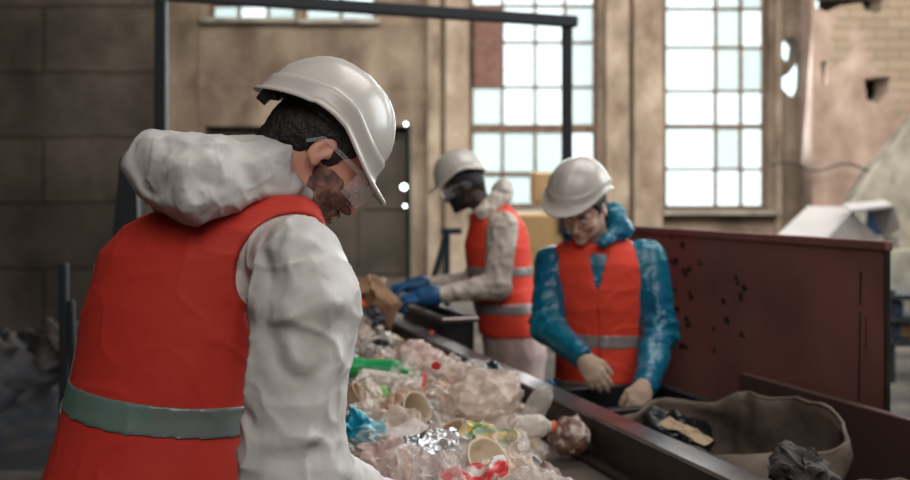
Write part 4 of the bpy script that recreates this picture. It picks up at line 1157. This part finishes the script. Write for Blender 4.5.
cup('plastic_cup', at(352, 402, .05), (.3, .9, .2), .075, .030, .044, F['tan'], 'tan cup beside the sleeve above the turquoise bag', seed=31, crush=.005)
cup('bottle_cap', at(436, 366, .10), (.3, .2, 0), .014, .015, .015, F['red'], 'loose red cap on the beige bag', 'cap', seed=32, crush=.0005, lip=False)
sheet('red_strip', at(424, 382, .07), (1.0, .3, .2), .006, .030, .1, F['red'], 'narrow red plastic strip standing beside the tray', 'strip', seed=33)
def sheet_mesh(a, b, amp, seed, n=34):
    g = np.linspace(-1, 1, n); X, Y = np.meshgrid(g*a, g*b, indexing='ij'); v = np.stack([X.ravel(), Y.ravel(), np.zeros(n*n)], 1); s = max(a, b)
    v[:, 2] += amp*s*(ridge(v, 1.3/s, seed, sharp=1.4)+.7*ridge(v, 2.8/s, seed+1)+.9*vnoise(v, .9/s, seed+2)+.25*ridge(v, 7/s, seed+3))
    for k in (0, 1): v[:, k] += .5*amp*s*vnoise(v, 1.6/s, seed+5+k)+.2*amp*s*vnoise(v, 4/s, seed+8+k)
    return v, [(i*n+j, (i+1)*n+j, (i+1)*n+j+1, i*n+j+1) for i in range(n-1) for j in range(n-1)]
# generic pieces fill the rest: prototypes and their copies
groups = [
 ('film_scrap', 'crumpled clear film among the waste on the belt', 'film', 'clear film pieces on the belt', [bag_mesh(.080, 101, .45, .24, 5), bag_mesh(.066, 102, .55, .26, 5), bag_mesh(.095, 103, .35, .24, 5)], [F['clear'], F['haze']]),
 ('sheet_scrap', 'folded clear sheet among the waste on the belt', 'film', 'clear sheets on the belt', [sheet_mesh(.075, .05, .5, 301), sheet_mesh(.06, .055, .6, 302), sheet_mesh(.09, .05, .45, 303)], [F['clear'], F['haze']]),
 ('milky_sheet', 'folded milky sheet among the waste on the belt', 'film', 'milky sheets on the belt', [sheet_mesh(.055, .05, .6, 311), sheet_mesh(.07, .04, .5, 312)], [F['milk'], F['white'], F['bluish']]),
 ('milky_scrap', 'crumpled milky white film among the waste on the belt', 'film', 'milky film pieces on the belt', [bag_mesh(.068, 111, .45, .32, 5), bag_mesh(.052, 112, .6, .32, 5)], [F['milk'], F['white']]),
 ('paper_ball', 'crumpled cream paper among the waste on the belt', 'paper', 'crumpled papers on the belt', [bag_mesh(.036, 121, .7, .32, 4), bag_mesh(.045, 122, .5, .34, 4)], [F['paper'], F['cream']]),
 ('pink_scrap', 'crumpled pinkish film among the waste on the belt', 'film', 'pinkish film pieces on the belt', [bag_mesh(.056, 131, .5, .34, 4)], [F['pink']]),
 ('peach_scrap', 'crumpled peach coloured film among the waste on the belt', 'film', 'peach film pieces on the belt', [bag_mesh(.064, 141, .45, .26, 5)], [F['peach']]),
 ('blue_scrap', 'crumpled pale blue film among the waste on the belt', 'film', 'pale blue film pieces on the belt', [bag_mesh(.048, 151, .45, .30, 4)], [F['bluish']]),
 ('dark_scrap', 'small dark scrap among the waste on the belt', 'scrap', 'dark scraps on the belt', [bag_mesh(.030, 161, .5, .34, 4)], [F['black']]),
 ('green_scrap', 'small green scrap among the waste on the belt', 'scrap', 'green scraps on the belt', [bag_mesh(.026, 171, .4, .34, 4)], [F['green']]),
 ('white_scrap', 'small bright white scrap among the waste on the belt', 'scrap', 'white scraps on the belt', [bag_mesh(.028, 181, .4, .34, 4)], [F['white']]),
]
rs = random.Random(5); count = 0
meshes = {}
for gi, (nm, lb, ct, gr, protos, mats) in enumerate(groups):
    for pi, (v, f) in enumerate(protos):
        for mi, m in enumerate(mats):
            me = bpy.data.meshes.new(nm); me.from_pydata([tuple(x) for x in v], [], f); me.materials.append(m)
            tmp = bpy.data.objects.new(nm, me); autosmooth(tmp, 55); meshes.setdefault(gi, []).append(tmp)
for k in range(1100):
    t = rs.uniform(1.5, 5.0) if rs.random() < .75 else rs.uniform(1.5, 3.2); q = rs.uniform(.50, 1.20)
    if any((q-a)**2+(t-b)**2 < (.055 if i < 31 else .080)**2 for i, (a, b) in enumerate(placed)): continue
    X, Y, z = CP(q, t, heapz(q, t)+rs.uniform(.0, .03)); px = 455+X/Y*FX; py = HZ+(CAMZ-z)/Y*FX
    if px < 325 or px > 575 or py > 500 or py < 305: continue
    if q > .88 and t < 2.85: continue
    gi = rs.choices(range(11), (3.5, 4.5, 2.2, 1.6, .6, .8, .9, .6, .9, .5, 1.0))[0]; src = rs.choice(meshes[gi]); nm, lb, ct, gr = groups[gi][:4]
    o = src.copy(); C.objects.link(o); o.name = nm; o.location = (X, Y, z); o.rotation_euler = (rs.uniform(0, 6), rs.uniform(0, 6), rs.uniform(0, 6)); s = rs.uniform(.75, 1.15); o.scale = (s, s, s)
    tag(o, lb, ct, gr); placed.append((q, t)); count += 1
print('generic waste pieces', count)
for l in meshes.values():
    for o in l: bpy.data.objects.remove(o)

# ------------------------------------------------------------------ cardboard handled by the far person, and scraps at the far end
def P5(px, py, Y=5.0): return W(px, py, Y)
carton('cardboard_piece', P5(383, 306, 5.02), (.3, .5, .3), (.17, .10, .12), F['card'], 'torn brown cardboard piece held under the blue gloves', 'cardboard', seed=41, crush=.03)
carton('cardboard_piece', P5(366, 293, 5.25), (.2, -.4, .8), (.13, .10, .09), F['card'], 'brown cardboard piece to the left of the raised blue gloves', 'cardboard', seed=42, crush=.03)
sheet('torn_wrapper', P5(377, 281, 5.3), (.5, .4, .3), .05, .05, .25, F['tan'], 'tan torn wrapper on top of the cardboard by the gloves', seed=43)
bag('plastic_bag', P5(368, 318, 4.9), (.2, .1, .3), .085, .5, .3, F['black'], 'dark bag under the brown cardboard at the far end', seed=44)
carton('cardboard_flap', P5(366, 306, 5.05), (.3, .3, .2), (.10, .07, .03), F['orange'], 'orange-brown flap beside the blue gloves', 'cardboard', seed=45, crush=.01)

# paper flaps lying on the open sack and in the bin
sheet('cardboard_scrap', W(686, 431, 2.98), (.35, .25, -.9), .085, .022, .12, K['card'], 'torn tan cardboard strip between the rail and the open sack', 'cardboard', seed=46)
bag('black_bag', W(676, 412, 3.22)-V(0, 0, .07), (.1, .1, .2), .10, .6, .3, F['black'], 'black bag stuffed in the bin beside the cream gloves', seed=47)
bag('dark_rag', W(800, 470, 2.47), (.2, .2, .4), .075, .7, .3, K['sackdark'], 'dark grey rag hanging over the near corner of the open sack', 'rag', seed=48)

# ------------------------------------------------------------------ waste lying on the floor at the left and far left
F['dullcard'] = mat('dimmed_card', (.10, .07, .055), .9)  # this card and the scrap below are darkened for the dim left side
F['bluegrey'] = mat('blue_grey_scrap', (.018, .024, .032), .6, noise=((.045, .035, .032), 8, .4, .7))
def floorheap(cx, cy, rx, ry, h, seed, label):
    n = 90; g = np.linspace(-1.3, 1.3, n); X, Y = np.meshgrid(g, g, indexing='ij'); r = np.sqrt(X**2+Y**2); z = h*np.clip(1-r**2*.7, 0, 1)
    P = np.stack([cx+X.ravel()*rx, cy+Y.ravel()*ry, z.ravel()], 1); P[:, 2] += (.22*ridge(P, 1.8, seed)+.14*ridge(P, 4.2, seed+1)+.08*np.abs(vnoise(P, 8, seed)))*np.clip(z.ravel()/h*2, 0, 1)*min(1, h); P[:, 2] = np.maximum(P[:, 2], .002)
    f = [(i*n+j, (i+1)*n+j, (i+1)*n+j+1, i*n+j+1) for i in range(n-1) for j in range(n-1)]
    o = link('waste_heap', P, f, F['bluegrey'], None, smooth=False); return tag(o, label, 'waste', kind='stuff')
floorheap(-3.6, 7.0, 1.5, 1.2, .42, 3, 'dark heap of mixed waste on the floor by the block wall')
rs = random.Random(9)
cols = [F['bluegrey'], K['sackdark'], F['pink'], F['card'], F['can'], F['white'], F['bluegrey']]
bm4 = [bag_mesh(.16, 200+i, .6, .32, 4) for i in range(4)]
tmps = []
for v, f in bm4:
    for m in (F['bluegrey'], K['sackdark'], F['bluegrey'], F['dullcard']):
        me = bpy.data.meshes.new('waste_bag'); me.from_pydata([tuple(x) for x in v], [], f); me.materials.append(m); o = bpy.data.objects.new('waste_bag', me); autosmooth(o, 32); tmps.append(o)
for k in range(30):
    a, r = rs.uniform(0, 6.28), math.sqrt(rs.random()); x, y = -3.5+1.5*r*math.cos(a), 6.7+1.1*r*math.sin(a)
    o = rs.choice(tmps+tmps[:4]).copy(); C.objects.link(o); o.name = 'waste_bag'; o.location = (x, y, .16+.48*max(0, 1-.7*r*r)); o.rotation_euler = (rs.uniform(0, 6), rs.uniform(0, 6), rs.uniform(0, 6)); s = rs.uniform(.5, 1.1); o.scale = (s, s, s)
    tag(o, 'crumpled dull bag on the dark floor heap by the block wall', 'bag', 'bags on the dark floor heap')
for o in tmps: bpy.data.objects.remove(o)

# ------------------------------------------------------------------ things standing behind
# dark leaning post behind the hood and a thin one at the left shoulder
mb = MB(); a, b = W(134, 150, 5.0), W(106, 232, 5.0); a2 = W(124, 157, 5.0)
poly = [W(122, 158, 5.0), W(138, 156, 5.0), W(146, 232, 5.0), W(112, 232, 5.0)]
c = np.array(poly); v = [p+V(0, -.03, 0) for p in c]+[p+V(0, .03, 0) for p in c]
v[3] = v[3]*V(1, 1, 0); v[2] = v[2]*V(1, 1, 0); v[7] = v[7]*V(1, 1, 0); v[6] = v[6]*V(1, 1, 0)
v[3][0] -= .12; v[7][0] -= .12
mb.add(v, [(0, 1, 2, 3), (4, 7, 6, 5), (0, 4, 5, 1), (1, 5, 6, 2), (2, 6, 7, 3), (3, 7, 4, 0)]); tag(mb.build('machine_column', K['pipe']), 'black tapering machine column just left of the bunched white hood', 'column', kind='thing')
mb = MB(); seg(mb, W(64, 263, 4.2)*V(1, 1, 0), W(64, 263, 4.2), .035); seg(mb, W(66, 330, 4.2)*V(1, 1, 0)+V(.06, 0, 0), W(66, 300, 4.2)+V(.02, 0, 0), .03)
tag(mb.build('steel_post', K['pipe']), 'thin dark post beside the left shoulder of the person seen from behind', 'post')
# A-shaped trestle behind the far person's arms
tr = empty('trestle', W(440, 330, 7.0)*V(1, 1, 0), 'dark teal A-shaped steel trestle behind the outstretched arms', 'trestle')
for nm, a, b in (('leg', W(447, 231, 7.0), W(447, 231, 7.0)*V(1, 1, 0)), ('leg', W(446, 236, 7.0), V(-.42, 7.0, 0)), ('crossbar', W(441, 231, 7.0), W(462, 231, 7.0)), ('brace', W(430, 290, 7.0), W(447, 290, 7.0))):
    mb = MB(); seg(mb, a, b, .045); mb.build(nm, K['teal'], tr)
# ochre machine body between the two helmets
K['ochre'] = mat('faded_ochre_paint', (.42, .27, .11), .6, noise=((.32, .21, .10), 4, .4, .7))
oc = empty('ochre_machine', W(535, 240, 11.0)*V(1, 1, 0), 'ochre yellow machine housing seen between the two standing workers', 'machine')
c = W(533, 222, 11.0); mb = MB(); mb.box(V(c[0]+.05, 11.4, c[2]/2+.05), V(.80, .8, c[2]+.1), None, .03); mb.build('housing', K['ochre'], oc)
mb = MB(); mb.box(W(548, 193, 11.0)+V(0, .4, .06), V(.30, .5, .35), None, .02); mb.build('top_box', K['ochre'], oc)
mb = MB(); mb.box(V(c[0]+.3, 11.0, c[2]+.12), V(.06, .06, .5), None, .01); mb.build('side_rib', K['darksteel'], oc)
# grey hopper and blue-grey machine far right
K['galv'] = mat('pale_grey_sheet_metal', (.27, .25, .24), .6, noise=((.21, .195, .19), 1.5, .4, .7))
K['galv2'] = mat('mid_grey_sheet_metal', (.20, .18, .17), .6)
K['bluep'] = mat('dark_blue_paint', (.02, .06, .14), .5)
Yh = 12.0
hp = empty('hopper_roof', W(830, 240, Yh)*V(1, 1, 0), 'pale grey sloping sheet metal hopper beyond the right end of the guard panel', 'hopper')
def quadprism(pts, th, name, m, par):
    p = [np.asarray(x) for x in pts]; nn_ = nrm(np.cross(p[1]-p[0], p[2]-p[0]))*th; vv_ = p+[x+nn_ for x in p]; n4 = len(p)
    mb = MB(); mb.add(vv_, [tuple(range(n4))[::-1], tuple(range(n4, 2*n4))]+[(i, (i+1) % n4, (i+1) % n4+n4, i+n4) for i in range(n4)]); return mb.build(name, m, par)
A1, B1, C1, D1 = W(772, 240, 11.2), W(808, 206, 12.6), W(858, 207, 12.6), W(826, 240, 11.2)
quadprism([A1, B1, C1, D1], .04, 'sloping_plate', K['galv'], hp)
quadprism([D1, W(851, 211, 11.3), W(884, 243, 11.2), W(884, 300, 11.2), W(826, 300, 11.2)], .04, 'end_plate', K['galv2'], hp)
quadprism([W(842, 204, 12.2), W(884, 200, 12.4), W(893, 205, 11.2), W(851, 210, 11.2)], .03, 'top_plate', K['galv'], hp)
quadprism([W(872, 210, 11.4), W(893, 205, 11.2), W(900, 228, 11.2), W(884, 240, 11.3)], .03, 'side_plate', K['galv2'], hp)
quadprism([W(868, 210, 11.8), W(880, 206, 11.8), W(882, 236, 11.8), W(866, 234, 11.8)], .05, 'blue_panel', K['bluep'], hp)
for x in (780, 895):
    mb = MB(); p = W(x, 236, 11.4); mb.box(V(p[0], 11.5, p[2]/2), V(.12, .12, p[2])); mb.build('leg', K['galv2'], hp)
mb = MB(); p = W(905, 242, 11.0); mb.box(V(p[0]+.6, 11.0, p[2]-.04), V(2.2, .9, .10), None, .02); p2 = p
wl = tag(MB().box(V(p2[0]+.5, 11.3, (p2[2]-.1)/2), V(2.6, .3, p2[2]-.1)).build('low_wall', K['concrete']), 'low tan wall behind the right end of the guard panel', 'wall', kind='thing')
# concrete ramp against the right wall
rp = MB(); P1 = rr([(836, 214), (862, 170), (888, 138), (912, 112), (960, 70), (960, 260), (836, 260)])
rp.add([(x, YR-.02, z) for x, z in P1]+[(x, YR-.5, z) for x, z in P1], [tuple(range(7)), tuple(range(7, 14))[::-1]]+[(i, (i+1) % 7, (i+1) % 7+7, i+7) for i in range(7)])
tag(rp.build('stair_flank', K['concrete']), 'grey sloping concrete stair flank against the brick wall at upper right', 'stair', kind='structure')
# rack of dark shelves at the far right edge
rk = empty('storage_rack', W(905, 340, 8.0)*V(1, 1, 0), 'dark rack with three shelves at the right edge beyond the guard panel', 'rack')
for y in (297, 320, 343):
    p = W(915, y, 8.0); mb = MB(); mb.box(V(p[0]+.25, 8.2, p[2]), V(1.0, .5, .045), None, .005); mb.build('shelf', K['pipe'], rk)
for x in (891, 960):
    p = W(x, 290, 8.0); mb = MB(); mb.box(V(p[0], 8.0, p[2]/2), V(.05, .05, p[2])); mb.build('upright', K['pipe'], rk)
F['bluebox'] = mat('dull_blue_crate', (.04, .08, .16), .5)
for (x, y, m, lb) in ((897, 312, F['bluebox'], 'small dull blue crate on the rack, middle shelf'), (905, 334, F['card'], 'small brown box on the rack, lowest shelf, right'), (895, 335, F['bluebox'], 'small dark blue crate on the rack, lowest shelf, left')):
    p = W(x, y, 8.0); mb = MB(); mb.box(V(p[0]+.03, 8.15, p[2]+.02), V(.10, .2, .12), None, .01); tag(mb.build('crate', m), lb, 'crate')
# stone rubble and wires
mb = MB(); pts = [W(770+ (i*10), 166+4*math.sin(i/3.0*3.1)*(-1)+ (i*.2), 16.2) for i in range(15)]; mb.tube(pts, .018, 6)
tag(mb.build('wall_cable', K['pipe'], smooth=True), 'thin dark cable sagging across the brick wall at upper right', 'cable')
# ================================================================== camera and light
cam = bpy.data.cameras.new('camera'); co = bpy.data.objects.new('camera', cam); C.objects.link(co)
co.location = (0, 0, CAMZ); co.rotation_euler = (math.pi/2, 0, 0)
cam.sensor_width = 36; cam.lens = 36*FX/910; cam.shift_y = -(240-HZ)/910; cam.clip_end = 200
cam.dof.use_dof = True; cam.dof.focus_distance = 1.78; cam.dof.aperture_fstop = 3.2
bpy.context.scene.camera = co
sc = bpy.context.scene
sc.view_settings.view_transform = 'Standard'; sc.view_settings.look = 'None'; sc.view_settings.gamma = 1; sc.view_settings.exposure = EXPO if 'EXPO' in globals() else 0
w = bpy.data.worlds.new('sky'); sc.world = w; w.use_nodes = True
w.node_tree.nodes['Background'].inputs['Color'].default_value = (.80, .97, 1, 1); w.node_tree.nodes['Background'].inputs['Strength'].default_value = 2.0
def area(name, loc, target, sx, sy, power, col):
    l = bpy.data.lights.new(name, 'AREA'); l.shape = 'RECTANGLE'; l.size = sx; l.size_y = sy; l.energy = power; l.color = col
    o = bpy.data.objects.new(name, l); C.objects.link(o); o.location = loc
    o.rotation_euler = (Vector(target)-Vector(loc)).to_track_quat('-Z', 'Y').to_euler(); return o
sc.cycles.max_bounces = 6; sc.cycles.transparent_max_bounces = 24; sc.cycles.caustics_reflective = False; sc.cycles.caustics_refractive = False
sc.cycles.use_denoising = True
sc.cycles.sample_clamp_indirect = 4
area('overhead_fill', (2.0, 4, 6.9), (.3, 3.5, 0), 5, 5, 340, (1, .96, .93))  # soft light from above, set under the closed ceiling
area('overhead_fill', (.8, -3.5, 6.0), (1.0, 4, .8), 5, 4, 300, (1, .96, .93))  # added front fill, above and behind the camera; the roof has no opening
area('window_daylight_right', (8, 6, 4), (1.0, 3, 1), 5, 4, 480, (.9, .97, 1))
area('window_daylight_back', (3.5, 17, 4), (1, 3, 1), 7, 4, 600, (.9, .98, 1))
area('wall_wash', (3, 11, 6.9), (3, 17.5, 2), 13, 5, 2100, (1, .94, .88))
